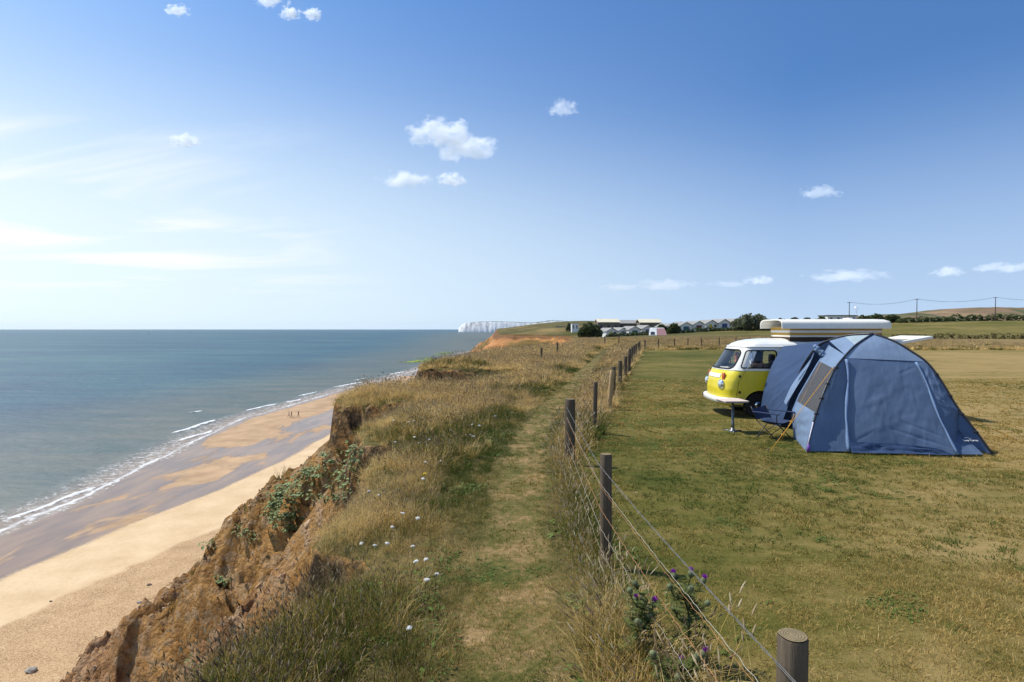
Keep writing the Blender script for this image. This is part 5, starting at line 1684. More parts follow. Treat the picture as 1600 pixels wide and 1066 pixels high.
def build_slope_plants():
    pts = np.stack([RN.uniform(-34, -2, 26000), RN.uniform(4, 60, 26000)], 1)
    x, y = pts[:, 0], pts[:, 1]
    z, u, q, g, l = H(x, y, True)
    v = slope_veg(x, y, u, q, sm(.1, .3, u))
    keep = (RN.random(len(x)) < v*.9) & (u > .8) & (q < .97)
    x, y, z = x[keep], y[keep], z[keep]; n_ = len(x)
    ks = [tuft('a', 26, .38, .16, .012, .7, 21, (.35, .8)), tuft('b', 26, .30, .16, .012, .8, 22, (.1, .5))]
    tint = np.stack([.45 + .2*RN.random(n_), RN.random(n_), RN.random(n_)], 1)
    scatter('slope_grass', ks, np.stack([x, y, z], 1), np.stack([RN.normal(0, .2, n_), RN.normal(0, .2, n_), RN.uniform(0, 6.28, n_)], 1), RN.uniform(.7, 1.5, n_), tint, RN.integers(0, 2, n_), 'brownish grass growing on the slumped ledges of the cliff')
    # broad leaved ground cover on the spur below the promontory
    P = []
    rg = random.Random(5)
    for k in range(750):
        px = rg.uniform(415, 565); py = rg.uniform(695, 845)
        # the green swath runs from the foot of the promontory down to the left
        c = 770 + (px-490)*-.62
        if abs(py - c) > 46*(1 - .0025*abs(px-500)): continue
        if vn(px*.03, py*.04, 111) + .5*vn(px*.09, py*.11, 112) < -.12: continue
        h = rays_hit(px, py)
        if h is None or h.y > 40: continue
        if float(edge(np.array([h.y]))[0]) - h.x < .15: continue
        P.append(h)
    for (px, py, k) in ((345, 912, 14), (390, 842, 10), (330, 855, 6), (450, 812, 26), (372, 830, 5), (300, 1045, 5), (455, 828, 12)):
        for j in range(k):
            h = rays_hit(px + rg.gauss(0, 5), py + rg.gauss(0, 4))
            if h is not None and h.y < 45: P.append(h)
    P = np.array([tuple(p) for p in P]); n_ = len(P)
    big = simple('broad_leaf', (0.17, 0.215, 0.075), 0.6, 0.25, 0, 0.45, 3)
    ks = [leafy('a', 10, .11, .13, 31, big, .5, .95, .8), leafy('b', 12, .075, .14, 32, big, .5, .9, .9), leafy('c', 6, .16, .12, 33, big, .4, .9, .7)]
    scatter('ground_cover', ks, P, np.stack([RN.normal(0, .15, n_), RN.normal(0, .15, n_) - .3, RN.uniform(0, 6.28, n_)], 1), RN.uniform(.6, 1.2, n_)*np.clip(P[:, 1]/20, .35, 1.0), np.zeros((n_, 3)), RN.integers(0, 3, n_), 'broad round leaves covering the slope below the grassy promontory')
    # loose stones and clods on the slope
    x = RN.uniform(-36, -1.5, 60000); y = RN.uniform(4, 62, 60000)
    z, u, q, g, l = H(x, y, True)
    keep = (u > .8) & (q < 1.0) & (fbm(x*.35, y*.35, 4, 113) + .35*RN.random(len(x)) > .22) & (np.abs(x) < .98*y)
    x, y, z, q = x[keep], y[keep], z[keep], q[keep]; n_ = len(x)
    sm_ = simple('clay_clod', (0.42, 0.28, 0.17), .95, .1, 0, .4, 2, .5, 20)
    ks = []
    for k in range(3):
        mb = MB(); mb.blob((0, 0, 0), (1, .8, .6), 0, 3, k, .35); me = bpy.data.meshes.new('clod'); me.from_pydata(mb.v, [], mb.f); me.materials.append(sm_); me.polygons.foreach_set('use_smooth', [True]*len(me.polygons)); ks.append(bpy.data.objects.new('clod', me))
    s_ = .022*RN.pareto(2.4, n_) + .03
    scatter('rubble', ks, np.stack([x, y, z], 1), RN.uniform(0, 6.28, (n_, 3)), np.clip(s_, .03, .13)*(.55 + .02*np.clip(y, 0, 30)), np.zeros((n_, 3)), RN.integers(0, 3, n_), 'loose clay clods and stones lying on the cliff slope')
build_slope_plants()

# weeds with broad leaves beside the path and along the fence
def build_weeds():
    pts = sample(2.0, 16, lambda y: float(np.interp(y, _EY, _EX)) + .2, lambda y: float(np.interp(y, _FY, _FX)) + .35, lambda y: 26 if y < 7 else 9)
    x, y = pts[:, 0], pts[:, 1]
    d = fbm(x*1.1, y*1.1, 3, 121) + .45*(np.abs(np.abs(x-pathx(y)) - .75) < .22) + .25*((x > fencex(y)-.5))
    k = (d > .34) & (np.abs(x-pathx(y)) > .5)
    x, y = x[k], y[k]; z = H(x, y); n_ = len(x)
    ks = [leafy('a', 34, .040, .10, 41, M['leaf'], .3, .5), leafy('b', 40, .030, .11, 42, M['leaf'], .3, .6, 1.4), leafy('c', 24, .06, .08, 43, M['leaf'], .3, .30)]
    scatter('weeds', ks, np.stack([x, y, z], 1), np.stack([RN.normal(0, .1, n_), RN.normal(0, .1, n_), RN.uniform(0, 6.28, n_)], 1), RN.uniform(.7, 1.5, n_), np.zeros((n_, 3)), RN.integers(0, 3, n_), 'low green broad-leaved weeds among the grass beside the path')
build_weeds()
# ---------------------------------------------------------------- fence
def wood(name, c, var=.3):
    n = NT(name); co = n.coord('Object')
    g = n.noise(n.mapping(co, (14, 14, 0.9)), 3.0, 5, 0.7); k = n.noise(co, 5, 4)
    a = tuple(q*(1-var*1.3) for q in c); b = tuple(q*(1+var) for q in c)
    col = n.ramp(n.math('ADD', n.math('MULTIPLY', g, .7), n.math('MULTIPLY', k, .3)), [(.32, a), (.5, c), (.68, b)])
    n.base(col, .9, .15, 0, n.bump(g, .7, .012))
    return n.mat
M['post'] = wood('weathered_post', (.115, .088, .062))
M['post_tan'] = wood('new_post', (.42, .29, .15), .2)
def end_grain(name, c):
    n = NT(name); co = n.coord('Object')
    sx = n.new('ShaderNodeSeparateXYZ'); n.link(co, sx.inputs[0])
    r = n.math('SQRT', n.math('ADD', n.math('POWER', sx.outputs[0], 2), n.math('POWER', sx.outputs[1], 2)))
    rings = n.math('SINE', n.math('MULTIPLY', n.math('ADD', r, n.math('MULTIPLY', n.noise(co, 30, 3), .012)), 620))
    col = n.ramp(n.math('ADD', n.math('MULTIPLY', rings, .18), n.math('MULTIPLY', n.noise(co, 22, 5, .7), .9)), [(.25, tuple(q*.6 for q in c)), (.55, c), (.8, tuple(q*1.3 for q in c))])
    n.base(col, .92, .1, 0, n.bump(rings, .3, .004))
    return n.mat
M['end'] = end_grain('post_end_grain', (.24, .185, .105))
M['wire_grey'] = simple('galvanised_wire', (.17, .165, .155), .55, .4, .3, .2, 30)
M['wire_pale'] = simple('pale_wire', (.40, .35, .27), .55, .4, .3, .3, 30)
M['wire_rust'] = simple('rusty_wire', (.34, .17, .075), .8, .2, .1, .35, 30)

def post(b, h, r, label, mat='post', lean=(0, 0), grp='posts of the wire fence', cap=True, seed=0):
    root = tag(empty('fence_post', b), label, 'post', grp)
    root.rotation_euler = (lean[0], lean[1], seed*1.7)
    rg = random.Random(seed); n_ = 22
    prof = []
    rows = []
    for z in np.linspace(-.1, h-.012, 9):
        rows.append([Vector((r*math.cos(a)*(1 + .03*math.sin(3*a+seed) + .02*math.sin(z*7+a)), r*math.sin(a)*(1 + .03*math.sin(2*a+seed*2)), z)) for a in np.linspace(0, 2*math.pi, n_+1)])
    rows.append([Vector((p.x*.93, p.y*.93, h-.003)) for p in rows[-1]])
    mb = MB(); mb.grid(rows)
    o = mb.build('shaft', M[mat], root, True)
    tp = MB(); ring = [(p.x, p.y, h + .0012) for p in rows[-1][:-1]]
    tp.add([(0, 0, h + .003)] + ring, [(0, i+1, (i+1) % n_ + 1) for i in range(n_)])
    tp.build('sawn_top', M['end'] if mat == 'post' else M['post_tan'], root)
    return root
ORD = ['first', 'second', 'third', 'fourth', 'fifth', 'sixth', 'seventh', 'eighth', 'ninth', 'tenth', 'eleventh', 'twelfth', 'thirteenth', 'fourteenth', 'fifteenth', 'sixteenth', 'seventeenth']
fence_pts = [(1.08, 2.19), (.886, 5.39), (.95, 9.4), (1.75, 12.2), (2.72, 16.1), (3.16, 18.0), (4.05, 21.6), (4.85, 24.7), (5.7, 28.0), (6.35, 31.2), (7.1, 34.6), (7.9, 38), (8.9, 42), (9.9, 46), (11.1, 50.5), (12.2, 55), (14.3, 62)]
for i, (x, y) in enumerate(fence_pts):
    h = 1.07; r = .056; mat = 'post'; lean = ((hash((i, 3)) % 100-50)/1800.0, (hash((i, 5)) % 100-50)/1500.0)
    lab = 'dark weathered fence post, %s from the near end of the wire fence' % ORD[i]
    if i == 0: lab = 'thick round fence post with sawn end grain at the bottom edge of the photo'; lean = (0, 0)
    if i == 1: lab = 'tall weathered fence post beside pale plumed grass, second from the near end of the fence'; lean = (0, .01); r = .057
    if i == 2: lab = 'stout weathered fence post at the edge of the path, third from the near end'; r = .085; h = 1.08; lean = (0, 0)
    if i == 3: h = 1.10; r = .045; lab = 'thin dark fence post, fourth from the near end of the wire fence'
    if i == 4: mat = 'post_tan'; lab = 'leaning pale tan fence post, the only new one in the row'; lean = (0, R(6)); r = .07; h = 1.12
    if i > 4: r = .075
    post((x, y, Hs(x, y)), h, r, lab, mat, lean, seed=i)
cross = []
for k, px in enumerate((1029, 1054, 1075, 1096, 1124, 1150, 1172)):
    y = 64.5 + 2.2*k; x = (px-CX)/F*y
    cross.append((x, y)); post((x, y, Hs(x, y)), 1.15, .07, 'slim dark post of the far cross fence, %s from the corner' % ORD[k], 'post', (0, 0), 'posts of the far cross fence', seed=k+30)
for px, py, yy, lab in ((846, 562, 40, 'lone dark post standing in the dry grass near the cliff edge'), (871, 555, 50, 'short dark post standing alone in dry grass, behind the lone one near the edge'), (945, 538, 82, 'thin post in the dry grass before the gully, the one farther from the fence corner'), (967, 537, 82, 'thin post in the dry grass before the gully, the one nearer the fence corner')):
    x = (px-CX)/F*yy; post((x, yy, Hs(x, yy)), 1.0 if yy < 60 else 1.25, .08, lab, 'post', (0, 0), 'lone posts in the dry grass', seed=px)

def strand(zh, mat, label, r, wig, off=.0, seed=0, twist=False):
    rg = random.Random(seed); path = []
    P = fence_pts
    for i in range(len(P)-1):
        a = Vector((P[i][0], P[i][1], Hs(*P[i]) + zh)); b = Vector((P[i+1][0], P[i+1][1], Hs(*P[i+1]) + zh))
        L_ = (b-a).length; step = .045 if a.y < 5 else (.12 if a.y < 14 else .8)
        m = max(2, int(L_/step)); d = (b-a).normalized(); s = d.cross(Vector((0, 0, 1)))
        ra = .06
        for j in range(m):
            t = j/m
            q = a.lerp(b, t) - Vector((0, 0, .02*math.sin(math.pi*t))) - s*ra
            w = wig if a.y < 16 else 0
            q += Vector((0, 0, 1))*w*(math.sin(j*1.9) + rg.uniform(-.5, .5)) + s*w*rg.uniform(-.8, .8)
            path.append(q)
    path.append(b)
    # and back towards the camera side
    a0 = path[0]; path.insert(0, a0 + (a0 - path[12]).normalized()*1.6)
    root = tag(empty('fence_wire', path[1]), label, 'wire', 'wires of the fence')
    if twist:
        for ph in (0, math.pi):
            tw = []
            for k, q in enumerate(path):
                tw.append(q + Vector((math.cos(k*1.25+ph)*.0035, 0, math.sin(k*1.25+ph)*.0035)))
            mb = MB(); mb.tube(tw, r*.8, 5); mb.build('strand', mat, root, True, path[1])
    else:
        mb = MB(); mb.tube(path, r, 5); mb.build('strand', mat, root, True, path[1])
strand(.960, M['wire_grey'], 'thick twisted grey top wire of the fence', .0022, .001, 0, 1, True)
strand(.800, M['wire_pale'], 'pale crimped wire, second from the top of the fence', .0018, .0040, 0, 2)
strand(.775, M['wire_rust'], 'thin rusty wire just under the second pale one', .0016, .003, 0, 3)
strand(.565, M['wire_rust'], 'rusty orange wire at the middle height of the fence', .0022, .004, 0, 4)
strand(.385, M['wire_pale'], 'pale crimped wire, second from the bottom of the fence', .0018, .0040, 0, 5)
strand(.190, M['wire_pale'], 'lowest pale wire of the fence running through the grass', .0018, .0035, 0, 6)
# the cross fence
for zh, lab in ((.95, 'top wire of the far cross fence'), (.55, 'lower wire of the far cross fence')):
    pts = [Vector((fence_pts[-1][0], fence_pts[-1][1], Hs(*fence_pts[-1]) + zh))] + [Vector((x, y, Hs(x, y) + zh)) for x, y in cross]
    mb = MB(); mb.tube(pts, .012, 5); o = mb.build('fence_wire', M['wire_grey'], None, True, pts[0]); tag(o, lab, 'wire', 'wires of the far cross fence')

# ---------------------------------------------------------------- white umbel flowers
M['umbel'] = simple('umbel_white', (.80, .79, .74), .8, .2, 0, .08, 60)
M['stem'] = simple('green_stem', (.10, .13, .04), .7)
M['yellow_petal'] = simple('yellow_petal', (.75, .52, .03), .7)
def flower_heads():
    rg = random.Random(9)
    protos = []
    spots = [(566,849),(586,853),(608,828),(607,849),(572,776),(590,783),(629,804),(655,754),(664,726),(682,724),(645,856),(664,912),(680,906),(647,993),(654,815),(641,880),(668,878),
             (600,655),(610,663),(648,664),(652,690),(660,659),(671,695),(690,644),(700,640),(713,648),(722,655),(735,670),(738,690),(733,687),(747,671),(752,672),(655,700),(637,610),(648,612),(657,616),(661,611),(672,614),(690,634),(697,636),(812,603),(760,640),(720,622),(775,655),(640,665),(615,700),(700,600),(730,606),(780,585),(826,575)]
    n_ = 0
    for k, (px, py) in enumerate(spots):
        g = rays_hit(px, py + (26 if py > 800 else 14 if py > 700 else 6))
        if g is None or g.y > 60: continue
        top_z = CZ - (py-HY)/F*g.y
        hgt = max(.16, min(.5, top_z - g.z))
        sc = rg.uniform(.85, 1.25)*(1 if g.y < 8 else 1.25)
        d = tag(empty('wild_flower', g, rg.uniform(0, 6)), 'white flat-topped wild flower on a thin stem in the cliff-top grass', 'flower', 'white wild flowers in the cliff-top grass')
        if k % 6 == 3: pass
        top = Vector((rg.uniform(-.05, .05), rg.uniform(-.05, .05), hgt))
        st = MB(); st.tube([(0, 0, -.03), top*.5 + Vector((.01, .01, 0)), top], .0028, 5); st.build('stem', M['stem'], d, True)
        hd = MB(); R_ = .020*sc
        tilt = Matrix.Translation(top) @ Matrix.Rotation(rg.uniform(-.4, .1), 4, 'X') @ Matrix.Rotation(rg.uniform(-.3, .3), 4, 'Y')
        m = 22 if g.y < 14 else 10
        for j in range(m):
            a = j*2.39996; r_ = R_*math.sqrt((j+.5)/m)
            c = tilt @ Vector((r_*math.cos(a), r_*math.sin(a), .010*(1-(r_/R_)**2) + rg.uniform(-.002, .002)))
            hd.blob(c, (R_*.25, R_*.25, R_*.16), 0, 1, j, .3)
            if j % 4 == 0: hd.tube([top - Vector((0, 0, .02)), c], .0012, 4)
        hd.build('flower_head', M['umbel'], d, True)
    g = rays_hit(663, 770); d = tag(empty('wild_flower', g), 'yellow wild flower beside a white one in the cliff-top grass', 'flower')
    st = MB(); st.tube([(0, 0, -.03), (0, 0, .24)], .003, 5); st.build('stem', M['stem'], d, True)
    hd = MB()
    for j in range(10): hd.blob((.018*math.cos(j), .018*math.sin(j), .24 + .006*(j % 3)), (.012, .012, .010), 0, 1, j, .2)
    hd.build('flower_head', M['yellow_petal'], d, True)
flower_heads()

# ---------------------------------------------------------------- thistles at the fence
M['thistle_leaf'] = simple('thistle_leaf', (.080, .096, .022), .75, .2, 0, .3, 14)
M['thistle_bulb'] = simple('thistle_bulb', (.14, .155, .075), .8, .2, 0, .3, 60)
M['thistle_purple'] = simple('thistle_petals', (.33, .045, .42), .8, .15, 0, .3, 40)
def spiny_leaf(mb, p0, d, L_, W, up, rg):
    d = d.normalized(); s = d.cross(up).normalized(); up = s.cross(d)
    k = 7
    for side_ in (-1, 1):
        prev_mid = p0
        for i in range(k):
            t0 = i/k; t1 = (i+1)/k
            a = p0 + d*L_*t0 - up*L_*.30*t0*t0; b = p0 + d*L_*t1 - up*L_*.30*t1*t1
            w = W*(math.sin(math.pi*min(.98, t0*.85+.12))**.7)
            tip = a.lerp(b, .75) + s*side_*w*rg.uniform(.8, 1.25) + up*w*rg.uniform(.05, .4) + d*w*.4
            mb.add([a, b, tip], [(0, 1, 2)])
            mb.add([a.lerp(b, .2), b, a.lerp(b, .9) + s*side_*w*.55 - up*w*.1], [(0, 1, 2)])
def thistle(g, hgt, heads, label, seed):
    rg = random.Random(seed)
    root = tag(empty('thistle_plant', g), label, 'thistle', 'spiny thistles along the wire fence')
    st = MB(); lf = MB(); hds = []
    main = [Vector((0, 0, -.03)), Vector((rg.uniform(-.03, .03), rg.uniform(-.03, .03), hgt*.5)), Vector((rg.uniform(-.06, .06), rg.uniform(-.06, .06), hgt*.86))]
    mc = smooth_curve(main, 14); st.tube(mc, [.009 - .0003*i for i in range(14)], 6)
    for i in range(1, 13):
        for q in range(3):
            a = i*2.4 + q*2.1; d = Vector((math.cos(a), math.sin(a), .35))
            spiny_leaf(lf, mc[i], d, (.17 - .007*i)*rg.uniform(.8, 1.2), .035, Vector((0, 0, 1)), rg)
    nh = heads
    for k in range(nh):
        i = rg.randint(6, 13); a = k*2.4 + rg.uniform(-.3, .3)
        end = mc[i] + Vector((math.cos(a)*.13*rg.uniform(.6, 1.4), math.sin(a)*.13*rg.uniform(.6, 1.4), hgt*rg.uniform(.10, .30)))
        if end.z > hgt: end.z = hgt*rg.uniform(.9, 1.0)
        br = smooth_curve([mc[i], mc[i].lerp(end, .5) + Vector((math.cos(a), math.sin(a), -.3))*.02, end], 8); st.tube(br, .0045, 5)
        for j in range(1, 7):
            for q in range(2):
                aa = j*2.2 + q*3; spiny_leaf(lf, br[j], Vector((math.cos(aa), math.sin(aa), .6)), .075*rg.uniform(.7, 1.2), .018, Vector((0, 0, 1)), rg)
        hds.append((end, (br[-1]-br[-3]).normalized(), k))
    st.build('stem', M['thistle_leaf'], root, True)
    lf.build('leaves', M['thistle_leaf'], root)
    for (p, d, k) in hds:
        purple = k % 3 == 0
        d = (d + Vector((0, 0, .8))).normalized()
        MM = Matrix.Translation(p) @ d.to_track_quat('Z', 'Y').to_matrix().to_4x4()
        b = MB(); r_ = .020
        b.lathe([(r_*.4, -.004), (r_*.95, .008), (r_, .018), (r_*.85, .030), (r_*.6, .038)], 12, 0, MM)
        for j in range(40):
            aa = j*2.39996; z = .004 + .030*(j/40); rr = r_*(.95 if z < .02 else .75)
            v = MM @ Vector((rr*math.cos(aa), rr*math.sin(aa), z)); o = MM @ Vector((rr*1.55*math.cos(aa), rr*1.55*math.sin(aa), z + .008))
            s = (MM.to_3x3() @ Vector((-math.sin(aa), math.cos(aa), 0)))*.002
            b.add([v - s, v + s, o], [(0, 1, 2)])
        hd = b.build('flower_head', M['thistle_bulb'], root, True)
        if purple:
            t = MB()
            for j in range(60):
                aa = j*2.39996; rr = .013*math.sqrt(j/60)
                v = MM @ Vector((rr*.8*math.cos(aa), rr*.8*math.sin(aa), .034)); o = MM @ Vector((rr*1.7*math.cos(aa), rr*1.7*math.sin(aa), .034 + .026*(1.1 - .5*j/60)))
                s = (MM.to_3x3() @ Vector((-math.sin(aa), math.cos(aa), 0)))*.0022
                t.add([v - s, v + s, o + s*.6, o - s*.6], [(0, 1, 2, 3)])
            t.build('petals', M['thistle_purple'], hd)
def at_px(px, d): x = (px-CX)/F*d; return Vector((x, d, Hs(x, d)))
thistle(at_px(1005, 3.75), .56, 8, 'large branching thistle with purple flowers, leftmost of the thistles at the fence', 1)
thistle(at_px(1075, 3.85), .60, 7, 'tall dark thistle with purple flowers behind the middle fence wires', 2)
thistle(at_px(1058, 3.25), .42, 7, 'thistle with grey-green buds growing lowest at the bottom of the photo', 3)
thistle(at_px(1150, 3.05), .30, 5, 'small thistle with purple heads beside the nearest fence post', 4)
# ---------------------------------------------------------------- far things
def cards(mb, c, rad, n_, size, rg, flat=.0, m=0):
    """many leaf-sized faces spread through a crown's volume"""
    for i in range(n_):
        u = Vector((rg.gauss(0, 1), rg.gauss(0, 1), rg.gauss(0, 1))).normalized()
        k = rg.uniform(.55, 1.0)**.5
        p = Vector(c) + Vector((u.x*rad[0]*k, u.y*rad[1]*k, u.z*rad[2]*k))
        a = Vector((rg.gauss(0, 1), rg.gauss(0, 1), rg.gauss(0, 1))).normalized(); b = a.orthogonal().normalized()
        s = size*rg.uniform(.6, 1.3)
        mb.add([p + a*s, p + b*s*.7, p - a*s, p - b*s*.7], [(0, 1, 2, 3)], m)
def leafmat(name, c):
    n = NT(name); pos = n.new('ShaderNodeNewGeometry').outputs['Position']
    k = n.noise(pos, .35, 3); k2 = n.noise(pos, 3, 2)
    col = n.ramp(n.math('ADD', n.math('MULTIPLY', k, .6), n.math('MULTIPLY', k2, .4)), [(.35, tuple(q*.6 for q in c)), (.65, tuple(q*1.5 for q in c))])
    d = n.p; n.base(col, .8, .15)
    t = n.new('ShaderNodeBsdfTranslucent'); n.link(col, t.inputs[0])
    mx = n.new('ShaderNodeMixShader'); mx.inputs[0].default_value = .25
    n.link(d.outputs[0], mx.inputs[1]); n.link(t.outputs[0], mx.inputs[2]); n.link(mx.outputs[0], n.out.inputs[0])
    return n.mat
M['bush'] = leafmat('bush_leaves', (.055, .072, .022)); M['bush_grey'] = leafmat('grey_bush_leaves', (.095, .105, .052)); M['gorse'] = leafmat('gorse_leaves', (.20, .18, .03))
M['bark'] = simple('bark', (.09, .07, .05), .9)
def bush(px0, px1, py_top, y, label, cat='bush', mat='bush', group=None, leaf=.45, seed=0, name=None):
    x0 = (px0-CX)/F*y; x1 = (px1-CX)/F*y; xc = (x0+x1)/2
    zb = Hs(xc, y) - .1; zt = CZ - (py_top-HY)/F*y; h = max(1.0, zt-zb); w = (x1-x0)/2
    rg = random.Random(seed)
    root = tag(empty(name or 'bush', (xc, y, zb)), label, cat, group)
    tr = MB()
    for k in range(4):
        a = k*1.7; tr.tube([(0, 0, -.1), (math.cos(a)*w*.25, math.sin(a)*w*.2, h*.3), (math.cos(a)*w*.5, math.sin(a)*w*.35, h*.6)], [.22, .14, .06], 6)
    tr.build('trunk', M['bark'], root)
    cr = MB(); m = max(5, int(w*2.2))
    for k in range(m):
        t = (k+.5)/m*2-1
        hh = h*(1 - .55*abs(t)**2.2)*rg.uniform(.82, 1.02)
        cards(cr, (t*w*.86, rg.uniform(-.3, .3)*w*.5, hh*.52), (max(.9, w/m*1.7), max(1.0, w*.45), hh*.5), int(420/m) + 90, leaf, rg)
    cr.build('crown', M[mat], root)
    return root
bush(902, 942, 502.5, 215, 'dark rounded bush standing beside the narrow white building', seed=1)
bush(1142, 1208, 488, 205, 'large grey-green bush on the skyline behind the roof of the camper van', mat='bush_grey', seed=2, leaf=.5)
bush(884, 896, 503.5, 575, 'tall dark conifer hedge tree behind the narrow white building', 'tree', seed=3, name='tree')
bush(1044, 1062, 503, 206, 'small dark bush between the white chalets, beside the awning', seed=4)
bush(1026, 1043, 505, 214, 'small round bush half hiding the grey chalet', seed=5)
for k, (a, b, t) in enumerate(((1212, 1232, 496), (1230, 1252, 494.5), (1250, 1272, 496), (1270, 1296, 494.8), (1338, 1362, 491.5), (1356, 1384, 489), (1380, 1408, 490.5))):
    bush(a, b, t, 245 + 3*k, 'dark hedge tree on the skyline behind the raised roof, %s from the left' % ORD[k], 'tree', 'bush', 'trees on the skyline behind the van', .5, 10+k, 'tree')
for k, (a, b, t) in enumerate(((1050, 1075, 501), (1085, 1110, 500.5), (1118, 1140, 500), (1180, 1215, 497))):
    bush(a, b, t, 275, 'dark tree showing over the chalet roofs, %s from the left' % ORD[k], 'tree', 'bush', 'trees behind the chalets', .6, 20+k, 'tree')
# hedges and rough banks
def hedge(pts, w, h, label, mat, leaf, per, seed, name='hedge'):
    rg = random.Random(seed); mb = MB()
    L_ = 0
    for (a, b) in zip(pts[:-1], pts[1:]):
        a = Vector(a); b = Vector(b); ln = (b-a).length; m = max(2, int(ln/(w*1.2)))
        for j in range(m):
            p = a.lerp(b, (j+.5)/m); hh = h*rg.uniform(.65, 1.15); z = Hs(p.x, p.y)
            cards(mb, (p.x, p.y, z + hh*.45), (w*.9, w*.7, hh*.55), per, leaf, rg)
    o = mb.build(name, M[mat], None, False, (pts[0][0], pts[0][1], 0)); tag(o, label, 'hedge')
    return o
def P2(px, y): return ((px-CX)/F*y, y)
hedge([P2(1404, 252), P2(1500, 255), P2(1640, 258)], 2.6, 2.9, 'long dark green hedge along the top of the far field at right', 'bush', .55, 110, 31)
hedge([P2(948, 212), P2(1030, 206), P2(1090, 206), P2(1150, 208)], 1.3, 1.5, 'low hedge along the foot of the row of chalets', 'bush', .4, 60, 32)
# rough grass bank across the field
M['bank'] = leafmat('rough_bank_grass', (.10, .085, .030))
hedge([P2(1395, 112), P2(1500, 108), P2(1640, 104)], 1.1, 1.0, 'strip of rough dark grass and weeds across the field at right', 'bank', .16, 130, 33, 'grass_strip')
hedge([P2(882, 535), P2(905, 530)], 3.0, 2.6, 'yellow flowering gorse in front of the white building', 'gorse', .3, 90, 34, 'gorse')
hedge([P2(788, 66), P2(815, 68), P2(835, 70)], .7, .75, 'dark brown scrub at the edge of the gully before the headland', 'bank', .09, 120, 35, 'scrub')

M['wall_w'] = simple('white_boards', (.78, .77, .74), .7, .2, 0, .06, .8)
M['roof_g'] = simple('grey_roof', (.29, .28, .26), .85, .1, 0, .15, .6)
M['roof_c'] = simple('cream_roof', (.62, .56, .42), .8, .1, 0, .08, .4)
M['wall_d'] = simple('brown_boards', (.16, .14, .12), .85)
cols = dict(blue=(.03, .06, .20), teal=(.03, .13, .14), maroon=(.14, .03, .04), brown=(.10, .06, .03), yellow=(.55, .45, .02), green=(.05, .16, .09), dark=(.03, .035, .05), purple=(.20, .12, .25))
for k, c in cols.items(): M['door_' + k] = simple('painted_%s' % k, c, .5, .4)
def chalet(px, y, w, h, ang, label, door, win=None, wide=False, L_=7.5):
    x = (px-CX)/F*y; zb = Hs(x, y)
    root = tag(empty('chalet', (x, y, zb), ang), label, 'chalet', 'row of white chalets')
    e = h*.66
    wl = MB()
    g = [(-w/2, 0), (w/2, 0), (w/2, e), (0, h-.12), (-w/2, e)]
    wl.add([(a, 0, b) for a, b in g] + [(a, L_, b) for a, b in g], [(0, 1, 2, 3, 4), (9, 8, 7, 6, 5)] + [(i, i+5, (i+1) % 5 + 5, (i+1) % 5) for i in (0, 1, 4)])
    wl.build('wall', M['wall_w'], root)
    for s in (-1, 1):
        rf = MB(); o = .35
        p = [(s*(w/2+o), -.45, e - o*(h-e)/(w/2)), (0, -.45, h), (0, L_+.3, h), (s*(w/2+o), L_+.3, e - o*(h-e)/(w/2))]
        q = [(a, b, c + .13) for a, b, c in p]
        rf.add(p + q, [(0, 1, 2, 3), (7, 6, 5, 4), (0, 4, 5, 1), (1, 5, 6, 2), (2, 6, 7, 3), (3, 7, 4, 0)])
        rf.build('roof', M['roof_g'], root)
    d = MB(); dw = w*.46 if wide else w*.26
    d.box((-dw/2 - (0 if wide else w*.1), -.06, .45 if wide else .05), (dw/2 - (0 if wide else w*.1), -.003, e*.92))
    fr = d.build('door' if not wide else 'window', M['door_' + door], root)
    f2 = MB()
    for xx in (-dw/2 - (0 if wide else w*.1), dw/2 - (0 if wide else w*.1)): f2.box((xx-.05, -.10, .05), (xx+.05, -.062, e*.92))
    f2.box((-dw/2 - (0 if wide else w*.1) + .051, -.10, e*.92-.09), (dw/2 - (0 if wide else w*.1) - .051, -.062, e*.92)); f2.build('frame', M['wall_w'], fr)
    if win:
        wn = MB(); wn.box((w*.18, -.05, e*.45), (w*.40, -.003, e*.85)); wn.build('window', M['door_' + win], root)
A_ = R(18)
for args in (
    (956, 222, 4.6, 3.5, A_, 'white chalet with a bright yellow-green door, first in the row from the cliff', 'yellow', 'dark'),
    (974, 224, 4.2, 3.4, A_, 'white chalet with a dark blue front between the yellow-door and green-window chalets', 'blue', None, True),
    (992, 222, 5.2, 3.6, A_, 'white chalet with a wide green window, third in the row from the cliff', 'green', None, True),
    (1013, 224, 5.2, 3.6, A_, 'white chalet with a dark purple front, standing behind the white awning', 'purple', None, True),
    (1048, 230, 5.0, 3.7, A_, 'grey-shaded chalet half hidden behind a small round bush', 'dark', None, True),
    (1072, 222, 5.6, 3.9, A_, 'white chalet with a teal window beside the small dark bush', 'teal', None, True),
    (1092, 224, 5.6, 3.9, A_, 'white chalet with a dark maroon window in the middle of the row', 'maroon', None, True),
    (1112, 224, 5.6, 4.0, A_, 'white chalet with a yellow and brown front', 'yellow', 'brown'),
    (1132, 226, 5.6, 4.1, A_, 'white chalet with a dark blue window, next to last before the large bush', 'blue', None, True),
    (1151, 228, 5.6, 4.2, A_, 'white chalet half hidden by the large bush at the end of the row', 'dark', None, True)):
    chalet(*args)
